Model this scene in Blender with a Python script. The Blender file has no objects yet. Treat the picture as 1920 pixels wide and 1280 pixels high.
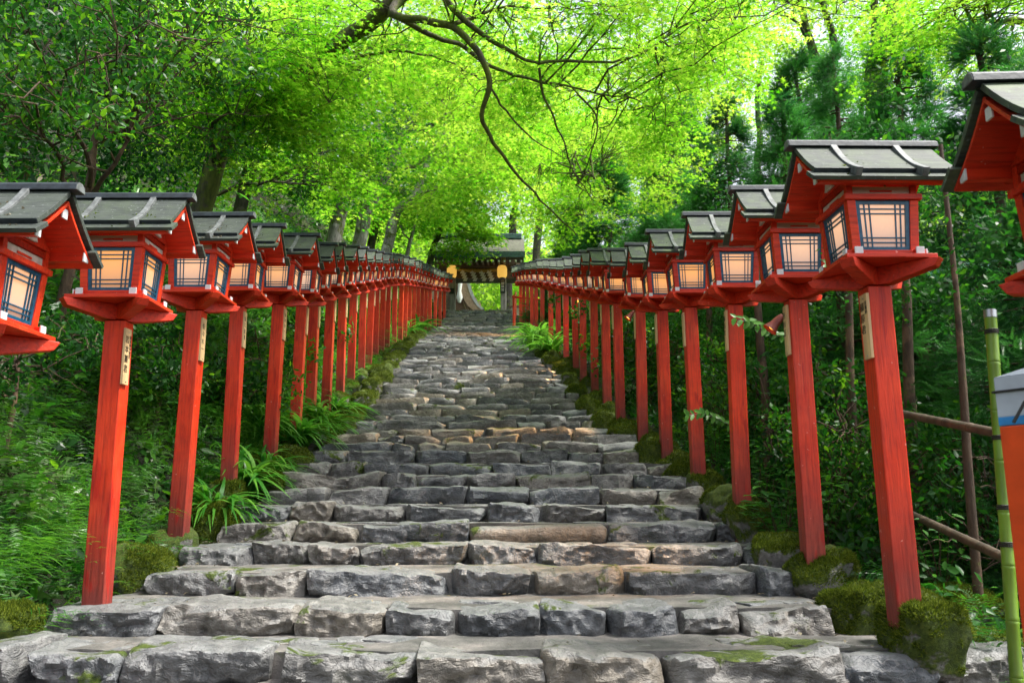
import bpy, math, random
import numpy as np
from mathutils import Vector, Matrix, noise
from math import radians, sin, cos, pi, atan, tan

random.seed(7)
RS = np.random.RandomState(11)
sc = bpy.context.scene
COL = sc.collection
FPX, PITCH = 1600.0, radians(11.3)

def ray(x, y):
    u, v = x - 960.0, 640.0 - y
    F = FPX * cos(PITCH) - v * sin(PITCH)
    V = FPX * sin(PITCH) + v * cos(PITCH)
    return u / F, V / F

def at(x, y, F):
    a, b = ray(x, y)
    return Vector((a * F, F, b * F))

# ------------------------------------------------------------ objects
def props(o, label=None, cat=None, group=None, kind=None):
    if label: o['label'] = label
    if cat: o['category'] = cat
    if group: o['group'] = group
    if kind: o['kind'] = kind
    return o

def empty(name, loc=(0, 0, 0), rz=0.0, **k):
    o = bpy.data.objects.new(name, None)
    o.empty_display_size = 0.1
    o.location = loc
    o.rotation_euler = (0, 0, rz)
    COL.objects.link(o)
    return props(o, **k)

class MB:
    def __init__(s):
        s.v = []; s.f = []; s.m = []; s.t = []
        s.tint = 0.5
    def add(s, vs, fs, mi=0):
        n = len(s.v)
        s.v += [tuple(v) for v in vs]
        s.t += [s.tint] * len(vs)
        for f in fs:
            s.f.append([n + i for i in f]); s.m.append(mi)
    def hexa(s, c, mi=0):  # c: 4 bottom ccw, 4 top ccw
        s.add(c, [(3, 2, 1, 0), (4, 5, 6, 7), (0, 1, 5, 4), (1, 2, 6, 5), (2, 3, 7, 6), (3, 0, 4, 7)], mi)
    def box(s, c, d, M=None, mi=0):
        x, y, z = d[0] / 2, d[1] / 2, d[2] / 2
        vs = [Vector(p) for p in ((-x, -y, -z), (x, -y, -z), (x, y, -z), (-x, y, -z), (-x, -y, z), (x, -y, z), (x, y, z), (-x, y, z))]
        if M is not None: vs = [M @ v for v in vs]
        s.hexa([v + Vector(c) for v in vs], mi)
    def prism(s, poly, h0, h1, fn, mi=0):
        n = len(poly)
        vs = [fn(p[0], p[1], h0) for p in poly] + [fn(p[0], p[1], h1) for p in poly]
        fs = [list(range(n))[::-1], list(range(n, 2 * n))] + [(i, (i + 1) % n, n + (i + 1) % n, n + i) for i in range(n)]
        s.add(vs, fs, mi)
    def tube(s, pts, rad, k=6, mi=0, caps=True):
        pts = [Vector(p) for p in pts]
        n = len(pts)
        if n < 2: return
        vs = []; up = Vector((0, 0, 1)); prev = None
        for i, p in enumerate(pts):
            d = (pts[min(i + 1, n - 1)] - pts[max(i - 1, 0)])
            d = d.normalized() if d.length > 1e-9 else Vector((0, 0, 1))
            a = prev if prev is not None else (Vector((1, 0, 0)) if abs(d.z) > .9 else up)
            a = a - d * a.dot(d)
            if a.length < 1e-5: a = d.orthogonal()
            a.normalize(); b = d.cross(a); prev = a
            r = rad[i] if hasattr(rad, '__len__') else rad
            for j in range(k):
                t = 2 * pi * j / k
                vs.append(p + (a * cos(t) + b * sin(t)) * r)
        fs = []
        for i in range(n - 1):
            for j in range(k):
                fs.append((i * k + j, i * k + (j + 1) % k, (i + 1) * k + (j + 1) % k, (i + 1) * k + j))
        if caps:
            fs.append(tuple(range(k))[::-1]); fs.append(tuple((n - 1) * k + j for j in range(k)))
        s.add(vs, fs, mi)
    def mesh(s, name, mats, smooth=None, bevel=0):
        me = bpy.data.meshes.new(name)
        me.from_pydata(s.v, [], s.f)
        for m in (mats if isinstance(mats, (list, tuple)) else [mats]): me.materials.append(m)
        me.polygons.foreach_set('material_index', s.m)
        a = me.attributes.new('tint', 'FLOAT', 'POINT')
        a.data.foreach_set('value', s.t)
        if smooth is not None:
            me.polygons.foreach_set('use_smooth', [True] * len(s.f))
            me.set_sharp_from_angle(angle=radians(smooth))
        me.update()
        return me
    def build(s, name, mats, parent=None, smooth=None, bevel=0, **k):
        o = bpy.data.objects.new(name, s.mesh(name, mats, smooth))
        COL.objects.link(o)
        if bevel:
            b = o.modifiers.new('bevel', 'BEVEL'); b.width = bevel; b.segments = 2; b.limit_method = 'ANGLE'
            b.angle_limit = radians(30)
        if parent is not None: o.parent = parent
        return props(o, **k)

def npmesh(name, V, loops, starts, totals, mat, tint=None, smooth=False):
    me = bpy.data.meshes.new(name)
    me.vertices.add(len(V)); me.vertices.foreach_set('co', np.ascontiguousarray(V, dtype=np.float32).ravel())
    me.loops.add(len(loops)); me.loops.foreach_set('vertex_index', np.ascontiguousarray(loops, dtype=np.int32))
    me.polygons.add(len(starts))
    me.polygons.foreach_set('loop_start', np.ascontiguousarray(starts, dtype=np.int32))
    try: me.polygons.foreach_set('loop_total', np.ascontiguousarray(totals, dtype=np.int32))
    except Exception: pass
    if smooth: me.polygons.foreach_set('use_smooth', np.ones(len(starts), dtype=bool))
    if tint is not None:
        a = me.attributes.new('tint', 'FLOAT', 'POINT')
        a.data.foreach_set('value', np.ascontiguousarray(tint, dtype=np.float32))
    me.materials.append(mat)
    me.update(calc_edges=True)
    return me

def scatter(name, tv, tf, P, X, Y, Z, S, mat, tint, parent=None, smooth=False, **k):
    """copies of a small leaf shape (tv verts, tf faces) at points P with frames X, Y, Z and size S, as one mesh"""
    tv = np.asarray(tv, dtype=np.float32); n = len(P); kv = len(tv)
    S = np.asarray(S, dtype=np.float32).reshape(n, 1, 1)
    V = P[:, None, :] + S * (tv[None, :, 0:1] * X[:, None, :] + tv[None, :, 1:2] * Y[:, None, :] + tv[None, :, 2:3] * Z[:, None, :])
    fl = np.concatenate([np.array(f) for f in tf]); ft = np.array([len(f) for f in tf])
    loops = (fl[None, :] + (np.arange(n) * kv)[:, None]).ravel()
    tot = np.tile(ft, n); st = np.concatenate([[0], np.cumsum(tot)[:-1]])
    me = npmesh(name, V.reshape(-1, 3), loops, st, tot, mat, np.repeat(tint, kv), smooth)
    o = bpy.data.objects.new(name, me); COL.objects.link(o)
    if parent is not None: o.parent = parent
    return props(o, **k)

def frames(Zd, rnd=None, Xd=None):
    """orthonormal frames with Z along Zd; X random in the plane, or near Xd"""
    Z = Zd / (np.linalg.norm(Zd, axis=1, keepdims=True) + 1e-9)
    if Xd is None: Xd = RS.normal(size=Z.shape)
    X = Xd - Z * np.sum(Xd * Z, axis=1, keepdims=True)
    X /= (np.linalg.norm(X, axis=1, keepdims=True) + 1e-9)
    return X, np.cross(Z, X), Z

# ------------------------------------------------------------ materials
def newmat(name):
    m = bpy.data.materials.new(name); m.use_nodes = True
    nt = m.node_tree; nt.nodes.clear()
    out = nt.nodes.new('ShaderNodeOutputMaterial')
    return m, nt, out

class NT:
    def __init__(s, nt): s.nt = nt
    def n(s, t, **k):
        nd = s.nt.nodes.new(t)
        for a, b in k.items():
            if a in ('operation', 'blend_type', 'data_type', 'attribute_name', 'feature', 'distance', 'noise_dimensions', 'wave_type', 'bands_direction', 'gradient_type', 'attribute_type', 'clamp'):
                setattr(nd, a, b)
            else:
                key = int(a[1:]) if a[0] == 'i' and a[1:].isdigit() else a.replace('_', ' ')
                s.set(nd.inputs[key], b)
        return nd
    def set(s, inp, b):
        if isinstance(b, bpy.types.NodeSocket): s.nt.links.new(b, inp)
        elif isinstance(b, bpy.types.Node): s.nt.links.new(b.outputs[0], inp)
        else:
            if isinstance(b, tuple) and len(b) == 3 and inp.type == 'RGBA': b = b + (1,)
            inp.default_value = b
    def ramp(s, fac, stops, interp='LINEAR'):
        r = s.nt.nodes.new('ShaderNodeValToRGB'); r.color_ramp.interpolation = interp
        e = r.color_ramp.elements
        while len(e) < len(stops): e.new(0.5)
        for q, (p, c) in zip(e, stops):
            q.position = p; q.color = (c if isinstance(c, tuple) else (c, c, c)) + (1,)
        s.set(r.inputs[0], fac); return r
    def mix(s, f, a, b, mode='MIX'):
        m = s.nt.nodes.new('ShaderNodeMix'); m.data_type = 'RGBA'; m.blend_type = mode
        s.set(m.inputs['Factor'], f); s.set(m.inputs[6], a); s.set(m.inputs[7], b)
        return m.outputs[2]
    def noise(s, vec, scale, detail=4, rough=.55, dist=0):
        nd = s.n('ShaderNodeTexNoise', Scale=scale, Detail=detail, Roughness=rough, Distortion=dist)
        if vec is not None: s.set(nd.inputs['Vector'], vec)
        return nd.outputs['Fac']
    def math(s, op, a, b=0.0, clamp=False):
        m = s.nt.nodes.new('ShaderNodeMath'); m.operation = op; m.use_clamp = clamp
        s.set(m.inputs[0], a); s.set(m.inputs[1], b); return m.outputs[0]
    def coord(s, which='Object'):
        return s.nt.nodes.new('ShaderNodeTexCoord').outputs[which]
    def geo(s, which='Position'):
        return s.nt.nodes.new('ShaderNodeNewGeometry').outputs[which]
    def attr(s, name='tint'):
        a = s.nt.nodes.new('ShaderNodeAttribute'); a.attribute_name = name; return a.outputs['Fac']
    def sep(s, v, i):
        x = s.nt.nodes.new('ShaderNodeSeparateXYZ'); s.set(x.inputs[0], v); return x.outputs[i]
    def mapping(s, v, scale=(1, 1, 1), rot=(0, 0, 0)):
        x = s.nt.nodes.new('ShaderNodeMapping'); s.set(x.inputs[0], v); x.inputs['Scale'].default_value = scale; x.inputs['Rotation'].default_value = rot
        return x.outputs[0]
    def bump(s, h, strength=.5, dist=.01):
        b = s.n('ShaderNodeBump', Strength=strength, Distance=dist, Height=h); return b.outputs[0]
    def bsdf(s, **k):
        return s.n('ShaderNodeBsdfPrincipled', **k)

def simple(name, col, rough=.6, var=.15, scale=20, bump=0, metal=0, spec=.5, coord='Object', stretch=(1, 1, 1)):
    m, nt, out = newmat(name); N = NT(nt)
    c = N.mapping(N.coord(coord), stretch)
    nz = N.noise(c, scale, 5)
    dark = tuple(x * (1 - var * 1.6) for x in col); lite = tuple(min(1, x * (1 + var)) for x in col)
    colr = N.ramp(nz, [(.3, dark), (.7, lite)])
    b = N.bsdf(Base_Color=colr, Roughness=rough, Metallic=metal)
    b.inputs['Specular IOR Level'].default_value = spec
    if bump: N.set(b.inputs['Normal'], N.bump(nz, bump, .005))
    nt.links.new(b.outputs[0], out.inputs[0])
    return m

def leafmat(name, stops, trans, tmix=.45, rough=.4, spec=.5, brown=0.0):
    m, nt, out = newmat(name); N = NT(nt)
    t = N.attr()
    base = N.ramp(t, stops)
    tcol = N.ramp(t, trans)
    b = N.bsdf(Base_Color=base, Roughness=rough); b.inputs['Specular IOR Level'].default_value = spec
    tr = N.n('ShaderNodeBsdfTranslucent', Color=tcol)
    mx = N.n('ShaderNodeMixShader', i0=tmix, i1=b, i2=tr)
    nt.links.new(mx.outputs[0], out.inputs[0])
    return m

M = {}
EXPO = 1.65
EK = 2 ** -EXPO * 1.25   # lit paper and lamps, for this exposure
LK = 1.6
def vermilion(name, kind):
    m, nt, out = newmat(name); N = NT(nt)
    oc = N.coord('Object'); rnd = nt.nodes.new('ShaderNodeObjectInfo').outputs['Random']
    off = N.n('ShaderNodeVectorMath', operation='ADD'); N.set(off.inputs[0], oc)
    cb = N.n('ShaderNodeCombineXYZ'); 
    for i in range(3): N.set(cb.inputs[i], N.math('MULTIPLY', rnd, 7.0 + 3 * i))
    N.set(off.inputs[1], cb.outputs[0]); v = off.outputs[0]
    grain = N.noise(N.mapping(v, (1, 1, .06) if kind == 'post' else (.08, 1, 1)), 60, 5, .6)
    blot = N.noise(v, 5, 4, .6, .4)
    base = N.ramp(blot, [(.3, (.56, .028, .006)), (.55, (.70, .042, .008)), (.75, (.78, .060, .011))])
    col = N.mix(N.math('MULTIPLY', rnd, .5), base, (.50, .026, .012))
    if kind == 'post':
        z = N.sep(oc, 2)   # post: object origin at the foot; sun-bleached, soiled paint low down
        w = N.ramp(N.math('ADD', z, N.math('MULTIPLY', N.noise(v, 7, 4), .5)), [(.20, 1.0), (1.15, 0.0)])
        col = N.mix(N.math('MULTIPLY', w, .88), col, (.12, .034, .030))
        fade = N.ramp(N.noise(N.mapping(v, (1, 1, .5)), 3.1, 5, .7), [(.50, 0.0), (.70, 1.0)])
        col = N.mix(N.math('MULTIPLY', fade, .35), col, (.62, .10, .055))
        drip = N.ramp(N.noise(N.mapping(v, (1, 1, .22)), 14, 2, .4), [(.62, 0.0), (.66, 1.0)])
        col = N.mix(N.math('MULTIPLY', drip, .55), col, (.42, .008, .005))
    sc_ = N.ramp(N.noise(v, 38, 2, .5), [(.735, 0.0), (.75, 1.0)])
    col = N.mix(N.math('MULTIPLY', sc_, .6), col, (.75, .35, .28))
    dark = N.ramp(N.noise(N.mapping(v, (1, 1, .15) if kind == 'post' else (.2, 1, 1)), 90, 3, .5), [(.30, 1.0), (.38, 0.0)])
    col = N.mix(N.math('MULTIPLY', dark, .25), col, (.18, .008, .006))
    col = N.mix(1.0, col, N.ramp(grain, [(.30, .62), (.5, 1.0), (.7, 1.12)]), 'MULTIPLY')
    b = N.bsdf(Base_Color=col, Roughness=N.ramp(blot, [(.3, .40), (.7, .6)]))
    b.inputs['Specular IOR Level'].default_value = .35
    N.set(b.inputs['Normal'], N.bump(grain, .7, .004))
    nt.links.new(b.outputs[0], out.inputs[0])
    return m
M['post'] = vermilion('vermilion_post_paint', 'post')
M['red'] = vermilion('vermilion_paint', 'beam')
M['white'] = simple('white_paint', (.70, .70, .70), .55, .1, 40, .2)
M['cream'] = simple('cream_frieze', (.55, .50, .42), .6, .15, 25, .2, stretch=(.2, 1, 1))
M['blue'] = simple('blue_lattice_paint', (.006, .082, .155), .4, .25, 30, .2)

def roofmat():
    m, nt, out = newmat('weathered_roof_board'); N = NT(nt)
    oc = N.coord('Object'); rnd = nt.nodes.new('ShaderNodeObjectInfo').outputs['Random']
    cb = N.n('ShaderNodeCombineXYZ')
    for i in range(3): N.set(cb.inputs[i], N.math('MULTIPLY', rnd, 5.0 + 4 * i))
    off = N.n('ShaderNodeVectorMath', operation='ADD'); N.set(off.inputs[0], oc); N.set(off.inputs[1], cb.outputs[0]); v = off.outputs[0]
    g = N.noise(N.mapping(v, (.1, 1, 1)), 70, 5, .6)
    base = N.ramp(g, [(.3, (.030, .036, .033)), (.7, (.080, .092, .082))])
    lich = N.ramp(N.noise(v, 9, 5, .65), [(.42, 0.0), (.62, 1.0)])
    col = N.mix(N.math('MULTIPLY', lich, N.math('MULTIPLY', rnd, .8)), base, (.10, .14, .065))
    spots = N.ramp(N.noise(v, 45, 3, .6), [(.64, 0.0), (.70, 1.0)])
    col = N.mix(N.math('MULTIPLY', spots, .55), col, (.22, .24, .23))
    b = N.bsdf(Base_Color=col, Roughness=.62); b.inputs['Specular IOR Level'].default_value = .25
    N.set(b.inputs['Normal'], N.bump(N.math('ADD', g, N.math('MULTIPLY', spots, .5)), .5, .004))
    nt.links.new(b.outputs[0], out.inputs[0]); return m
M['roof'] = roofmat()
M['edge'] = simple('dark_roof_edge', (.022, .03, .038), .5, .35, 30, .4)
M['batten'] = simple('grey_roof_batten', (.13, .14, .14), .6, .35, 25, .5)
M['plate'] = simple('bare_cedar_plate', (.66, .44, .22), .6, .25, 14, .3, stretch=(1, 1, .15))
M['ink'] = simple('black_ink', (.012, .010, .010), .5, .1)
M['nail'] = simple('steel_nail', (.5, .5, .5), .35, .1, metal=.8)

def panemat():
    m, nt, out = newmat('lit_paper_pane'); N = NT(nt)
    v = N.coord('Object'); rnd = nt.nodes.new('ShaderNodeObjectInfo').outputs['Random']
    # bulb behind the paper: brightest in the upper middle of each pane (object z runs up the pane)
    d = N.n('ShaderNodeVectorMath', operation='DISTANCE'); N.set(d.inputs[0], N.mapping(v, (.9, .9, 1.25))); d.inputs[1].default_value = (0, 0, 2.78)
    g = N.ramp(d.outputs['Value'], [(.155, 1.0), (.32, 0.0)])
    fib = N.noise(v, 60, 4, .6)
    warm = N.mix(g, (.86, .40, .20), (1.0, .40, .07))
    pink = N.mix(g, (.72, .50, .46), (.95, .56, .34))
    col = N.mix(N.ramp(rnd, [(.55, 0.0), (1.0, 1.0)]), warm, pink)
    st = N.math('MULTIPLY', N.math('ADD', .27, N.math('MULTIPLY', g, .50)), N.ramp(fib, [(.2, .88), (.8, 1.0)]))
    b = N.bsdf(Base_Color=(.28, .20, .17), Roughness=.6, Emission_Color=col, Emission_Strength=N.math('MULTIPLY', st, EMIT))
    nt.links.new(b.outputs[0], out.inputs[0]); return m
EMIT = EK * 1.12
M['pane'] = panemat()

def stonemat(name, moss, far=False):
    m, nt, out = newmat(name); N = NT(nt)
    P = N.geo('Position'); t = N.attr(); nz = N.sep(N.geo('Normal'), 2)
    n1 = N.noise(P, 2.2, 6, .62); n2 = N.noise(P, 11, 6, .65, .3); n3 = N.noise(P, 55, 4, .6)
    grey = N.ramp(n1, [(.32, (.048, .057, .070)), (.52, (.096, .104, .114)), (.72, (.175, .178, .178))])
    col = N.mix(t, grey, N.mix(n1, (.11, .098, .078), (.29, .25, .20)))
    col = N.mix(.75, col, N.mix(1.0, col, N.ramp(n2, [(.30, .38), (.5, .97), (.68, 1.5)]), 'MULTIPLY'))
    # mineral veins; paler colour on upward faces; edges worn pale, hollows dirty
    vein = N.ramp(N.math('ABSOLUTE', N.math('SUBTRACT', N.noise(P, 3.6, 3, .6, 1.2), .5)), [(.0, 1.0), (.012, 0.0)])
    col = N.mix(N.math('MULTIPLY', vein, .35), col, (.34, .32, .30))
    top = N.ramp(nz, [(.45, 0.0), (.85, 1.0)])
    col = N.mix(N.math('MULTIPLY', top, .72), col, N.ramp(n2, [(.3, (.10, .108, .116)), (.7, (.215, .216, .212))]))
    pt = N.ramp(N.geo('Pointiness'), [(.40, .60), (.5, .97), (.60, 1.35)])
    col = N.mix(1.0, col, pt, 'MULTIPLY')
    mk = N.noise(P, 1.7, 5, .7, .5)
    mk2 = N.math('ADD', mk, N.math('MULTIPLY', nz, .06 if moss < .9 else .18))
    lo = {0: .625, 1: .40}.get(int(moss > .9), .66)
    msk = N.ramp(mk2, [(lo, 0.0), (lo + .045, 1.0)])
    mcol = N.ramp(N.noise(P, 30, 5, .7), [(.3, (.018, .034, .004)), (.55, (.07, .105, .009)), (.75, (.15, .17, .018))])
    col = N.mix(msk, col, mcol)
    rough = N.mix(msk, N.ramp(n2, [(.3, .36), (.7, .64)]), (.95, .95, .95))
    b = N.bsdf(Base_Color=col, Roughness=rough); b.inputs['Specular IOR Level'].default_value = .5
    h = N.math('ADD', N.math('MULTIPLY', n2, 1.0), N.math('MULTIPLY', n3, .3))
    h = N.math('ADD', h, N.math('MULTIPLY', N.math('MULTIPLY', msk, N.noise(P, 160, 3, .7)), 1.2))
    crk = N.ramp(N.math('ABSOLUTE', N.math('SUBTRACT', N.noise(P, 5.5, 2, .6, 1.6), .5)), [(0.0, 0.0), (.010, 1.0)])
    h = N.math('ADD', h, N.math('MULTIPLY', crk, .25))
    rg = N.math('ABSOLUTE', N.math('SUBTRACT', N.noise(N.mapping(P, (1, 1, 2)), 7, 4, .6, .6), .5))
    h = N.math('ADD', h, N.math('MULTIPLY', rg, 2.2))
    N.set(b.inputs['Normal'], N.bump(h, .75, .022))
    nt.links.new(b.outputs[0], out.inputs[0]); return m
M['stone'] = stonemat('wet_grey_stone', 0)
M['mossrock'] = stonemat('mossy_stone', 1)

def mortarmat():
    m, nt, out = newmat('tread_mortar_and_earth'); N = NT(nt)
    P = N.geo('Position')
    n = N.noise(P, 3, 6, .65); n2 = N.noise(P, 40, 5, .7)
    col = N.ramp(n, [(.35, (.055, .055, .05)), (.5, (.12, .115, .107)), (.68, (.23, .207, .188))])
    col = N.mix(.6, col, N.mix(1.0, col, N.ramp(n2, [(.3, .5), (.7, 1.4)]), 'MULTIPLY'))
    msk = N.ramp(N.noise(P, 1.9, 5, .7), [(.60, 0.0), (.66, 1.0)])
    col = N.mix(msk, col, (.06, .085, .012))
    b = N.bsdf(Base_Color=col, Roughness=.75); N.set(b.inputs['Normal'], N.bump(n2, .6, .012))
    nt.links.new(b.outputs[0], out.inputs[0]); return m
M['mortar'] = mortarmat()

def groundmat():
    m, nt, out = newmat('dark_mossy_earth'); N = NT(nt)
    P = N.geo('Position')
    n = N.noise(P, 1.3, 7, .7); n2 = N.noise(P, 22, 6, .75)
    col = N.ramp(n2, [(.3, (.006, .006, .004)), (.5, (.022, .022, .010)), (.72, (.06, .05, .028))])
    msk = N.ramp(n, [(.45, 0.0), (.56, 1.0)])
    mc = N.ramp(n2, [(.3, (.012, .022, .003)), (.6, (.05, .078, .008)), (.8, (.12, .14, .02))])
    col = N.mix(msk, col, mc)
    b = N.bsdf(Base_Color=col, Roughness=.95); N.set(b.inputs['Normal'], N.bump(N.math('ADD', n2, N.noise(P, 90, 4)), 1.0, .06))
    nt.links.new(b.outputs[0], out.inputs[0]); return m
M['ground'] = groundmat()

def barkmat(name, a, b_, moss, scale=1.0):
    m, nt, out = newmat(name); N = NT(nt)
    P = N.geo('Position')
    n = N.noise(N.mapping(P, (1, 1, .25)), 22 * scale, 6, .65); n2 = N.noise(P, 2.6, 5, .65)
    col = N.ramp(n, [(.3, a), (.7, b_)])
    lich = N.ramp(n2, [(.55, 0.0), (.62, 1.0)])
    col = N.mix(N.math('MULTIPLY', lich, .6), col, tuple(min(1, x * 1.9) for x in b_))
    ms = N.ramp(N.noise(P, 3.7, 5, .7), [(.62 - .3 * moss, 0.0), (.70 - .3 * moss, 1.0)])
    col = N.mix(ms, col, N.ramp(n, [(.3, (.03, .045, .005)), (.7, (.13, .15, .02))]))
    b = N.bsdf(Base_Color=col, Roughness=.85); N.set(b.inputs['Normal'], N.bump(n, .9, .02))
    nt.links.new(b.outputs[0], out.inputs[0]); return m
M['bark_mossy'] = barkmat('mossy_maple_bark', (.035, .028, .02), (.10, .085, .06), .7)
M['bark_pale'] = barkmat('pale_grey_bark', (.09, .085, .07), (.30, .29, .26), .35)
M['bark_brown'] = barkmat('brown_cedar_bark', (.030, .018, .010), (.11, .068, .040), .1)
M['bark_dark'] = barkmat('dark_bark', (.018, .016, .010), (.07, .06, .045), .3)

M['maple'] = leafmat('lime_maple_leaf', [(0, (.025, .11, .006)), (.5, (.11, .26, .010)), (1, (.28, .42, .02))],
                     [(0, (.07, .38, .006)), (.5, (.31, .69, .025)), (1, (.64, .88, .09))], .6, .45, .3)
M['maple2'] = leafmat('green_maple_leaf', [(0, (.015, .08, .006)), (.5, (.04, .16, .008)), (1, (.12, .30, .012))],
                     [(0, (.05, .30, .008)), (.5, (.14, .52, .012)), (1, (.38, .80, .02))], .5, .4, .35)
M['broad'] = leafmat('glossy_evergreen_leaf', [(0, (.008, .040, .008)), (.5, (.018, .085, .012)), (1, (.05, .17, .014))],
                     [(0, (.01, .10, .01)), (.5, (.05, .28, .015)), (1, (.30, .70, .02))], .32, .40, .22)
M['cedar'] = leafmat('cedar_shoot', [(0, (.006, .032, .012)), (.5, (.016, .085, .026)), (1, (.06, .22, .04))],
                     [(0, (.01, .08, .02)), (.5, (.03, .22, .04)), (1, (.12, .50, .06))], .3, .4, .4)
M['fern'] = leafmat('fern_frond', [(0, (.008, .045, .008)), (.5, (.022, .12, .012)), (1, (.08, .24, .02))],
                     [(0, (.02, .12, .01)), (.5, (.06, .32, .02)), (1, (.2, .55, .03))], .35, .4, .4)
M['grass'] = leafmat('grass_blade', [(0, (.012, .07, .012)), (.5, (.035, .17, .018)), (1, (.14, .34, .04))],
                     [(0, (.03, .2, .02)), (.5, (.09, .42, .03)), (1, (.3, .7, .06))], .35, .34, .4)
M['dry'] = leafmat('dry_bamboo_leaf', [(0, (.06, .05, .03)), (.5, (.16, .13, .08)), (1, (.34, .30, .22))],
                     [(0, (.1, .08, .04)), (1, (.3, .25, .15))], .2, .5, .3)
M['litter'] = leafmat('ivy_and_creeper_leaf', [(0, (.012, .035, .012)), (.5, (.03, .085, .02)), (1, (.10, .17, .05))],
                     [(0, (.02, .08, .01)), (.5, (.05, .2, .02)), (1, (.15, .4, .04))], .25, .35, .5)

# leaf shapes (x along the leaf, y across, z up)
def star(n, inner=.3, droop=.1):
    tv = []; k = n
    angs = [radians(a) for a in ({7: (-135, -90, -45, 0, 45, 90, 135), 5: (-120, -58, 0, 58, 120), 3: (-75, 0, 75)}[n])]
    lens = {7: (.45, .75, .95, 1.05, .95, .75, .45), 5: (.55, .85, 1.05, .85, .55), 3: (.85, 1.05, .85)}[n]
    for i, a in enumerate(angs):
        l = lens[i]
        tv.append((cos(a) * l, sin(a) * l, -droop * l))
        if i < n - 1:
            b = (a + angs[i + 1]) / 2
            tv.append((cos(b) * inner, sin(b) * inner, 0))
    tv.append((-.12, 0, 0))
    return tv, [tuple(range(len(tv)))]
STAR7, STAR5, STAR3 = star(7, .24), star(5, .26), star(3, .30)
OVAL = ([(-.5, 0, 0), (-.15, -.24, .03), (.25, -.2, .02), (.55, 0, -.1), (.25, .2, .02), (-.15, .24, .03), (.05, 0, -.03)],
        [(0, 1, 6), (1, 2, 6), (2, 3, 6), (3, 4, 6), (4, 5, 6), (5, 0, 6)])
KITE = ([(-.5, 0, 0), (0, -.26, .03), (.55, 0, -.08), (0, .26, .03)], [(0, 1, 2, 3)])
LANCE = ([(-.5, 0, 0), (-.2, -.085, .0), (.2, -.07, .0), (.55, 0, -.16), (.2, .07, .0), (-.2, .085, .0)], [(0, 1, 2, 3, 4, 5)])
def shoot(n=9, w=.05, l=.3):
    tv = []; tf = []
    for i in range(n):
        t = i / n; x = t; z = .25 * t * t
        ll = l * (1 - .55 * t)
        for s in (-1, 1):
            b = len(tv)
            tv += [(x - .01, 0, z), (x + ll * .55, s * ll * .55, z + ll * .30), (x + w, 0, z)]
            tf.append((b, b + 1, b + 2))
        if i % 2 == 0:
            b = len(tv); tv += [(x - .01, 0, z), (x + ll * .5, 0, z + ll * .6), (x + w, 0, z)]; tf.append((b, b + 1, b + 2))
    return tv, tf
SHOOT = shoot(8)
SHOOTN = shoot(12, .045, .26)
def fern(n=13, L=.30):
    tv = []; tf = []
    for i in range(n):
        t = (i + .5) / n; x = t; z = .42 * sin(t * 2.6) - .05 * t
        z2 = z
        ll = L * (1 - .9 * t) * (0.55 + min(1, t * 5) * .45)
        for s in (-1, 1):
            b = len(tv)
            tv += [(x - .018, 0, z2), (x + .02, s * ll * .5, z2 - ll * .03), (x + .05, s * ll, z2 - ll * .16), (x + .030, s * ll * .45, z2)]
            tf.append((b, b + 1, b + 2, b + 3))
    return tv, tf
FERN = fern()
def blade(n=6, w=.016, arch=1.0):
    tv = []; tf = []
    for i in range(n + 1):
        t = i / n
        x = t * .75 * (1 + .1 * t); z = arch * (1.0 * t - 1.05 * t * t)
        ww = w * (1 - t ** 3) + .0008
        tv += [(x, -ww, z + ww * .3), (x, ww, z + ww * .3)]
    for i in range(n): tf.append((2 * i, 2 * i + 2, 2 * i + 3, 2 * i + 1))
    return tv, tf
BLADE = blade()

# ------------------------------------------------------------ terrain
RISE = .168
SF = [5.0, 5.62, 6.4, 7.15, 7.8, 8.4, 8.95, 9.5, 10.1, 10.75, 11.4, 12.1, 12.9, 13.6, 14.2, 14.75, 15.25, 15.75, 16.3, 16.8, 17.25, 17.7, 18.2]
while SF[-1] < 26.5: SF.append(SF[-1] + .575)
while SF[-1] < 38.3: SF.append(SF[-1] + .66)
SF.append(40.2)
TOPZ = .2377 * 43.2
NTOP = int(round((TOPZ - (-.76 + RISE * (len(SF) - 1))) / RISE))
for i in range(NTOP): SF.append(SF[-1] + 3.0 / NTOP)
SZ = [-.76 + RISE * i for i in range(len(SF))]
SF[:3] = [4.70, 5.38, 6.25]; SZ[:3] = [-.715, -.566, -.41]
SF = [2.95, 3.5, 4.1] + SF
SZ = [-1.205, -1.045, -.88] + SZ
TOPZ = SZ[-1]; TOPF = SF[-1]
GZ = -1.37
PF = [-12, SF[0] - .6] + SF + [60, 75, 120, 160]
PZ = [GZ, GZ] + SZ + [TOPZ + .1, TOPZ + 6, TOPZ + 28, TOPZ + 32]
def prof(y): return float(np.interp(y, PF, PZ))
LX = ([3, 4.88, 5.15, 9, 15, 20, 27, 40, 44, 50, 90], [-3.35, -3.3, -2.68, -2.85, -3.05, -3.4, -3.6, -3.9, -3.5, -4.0, -5.0])
RX = ([3, 5, 8, 12, 16.4, 20, 22, 25, 30.5, 36, 40, 44, 50, 90], [2.2, 2.12, 2.07, 1.88, 1.6, 1.55, 1.35, 1.17, 1.1, .75, .45, .2, .8, 2.0])
def xl(y): return float(np.interp(y, *LX))
def xr(y): return float(np.interp(y, *RX))

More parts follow.
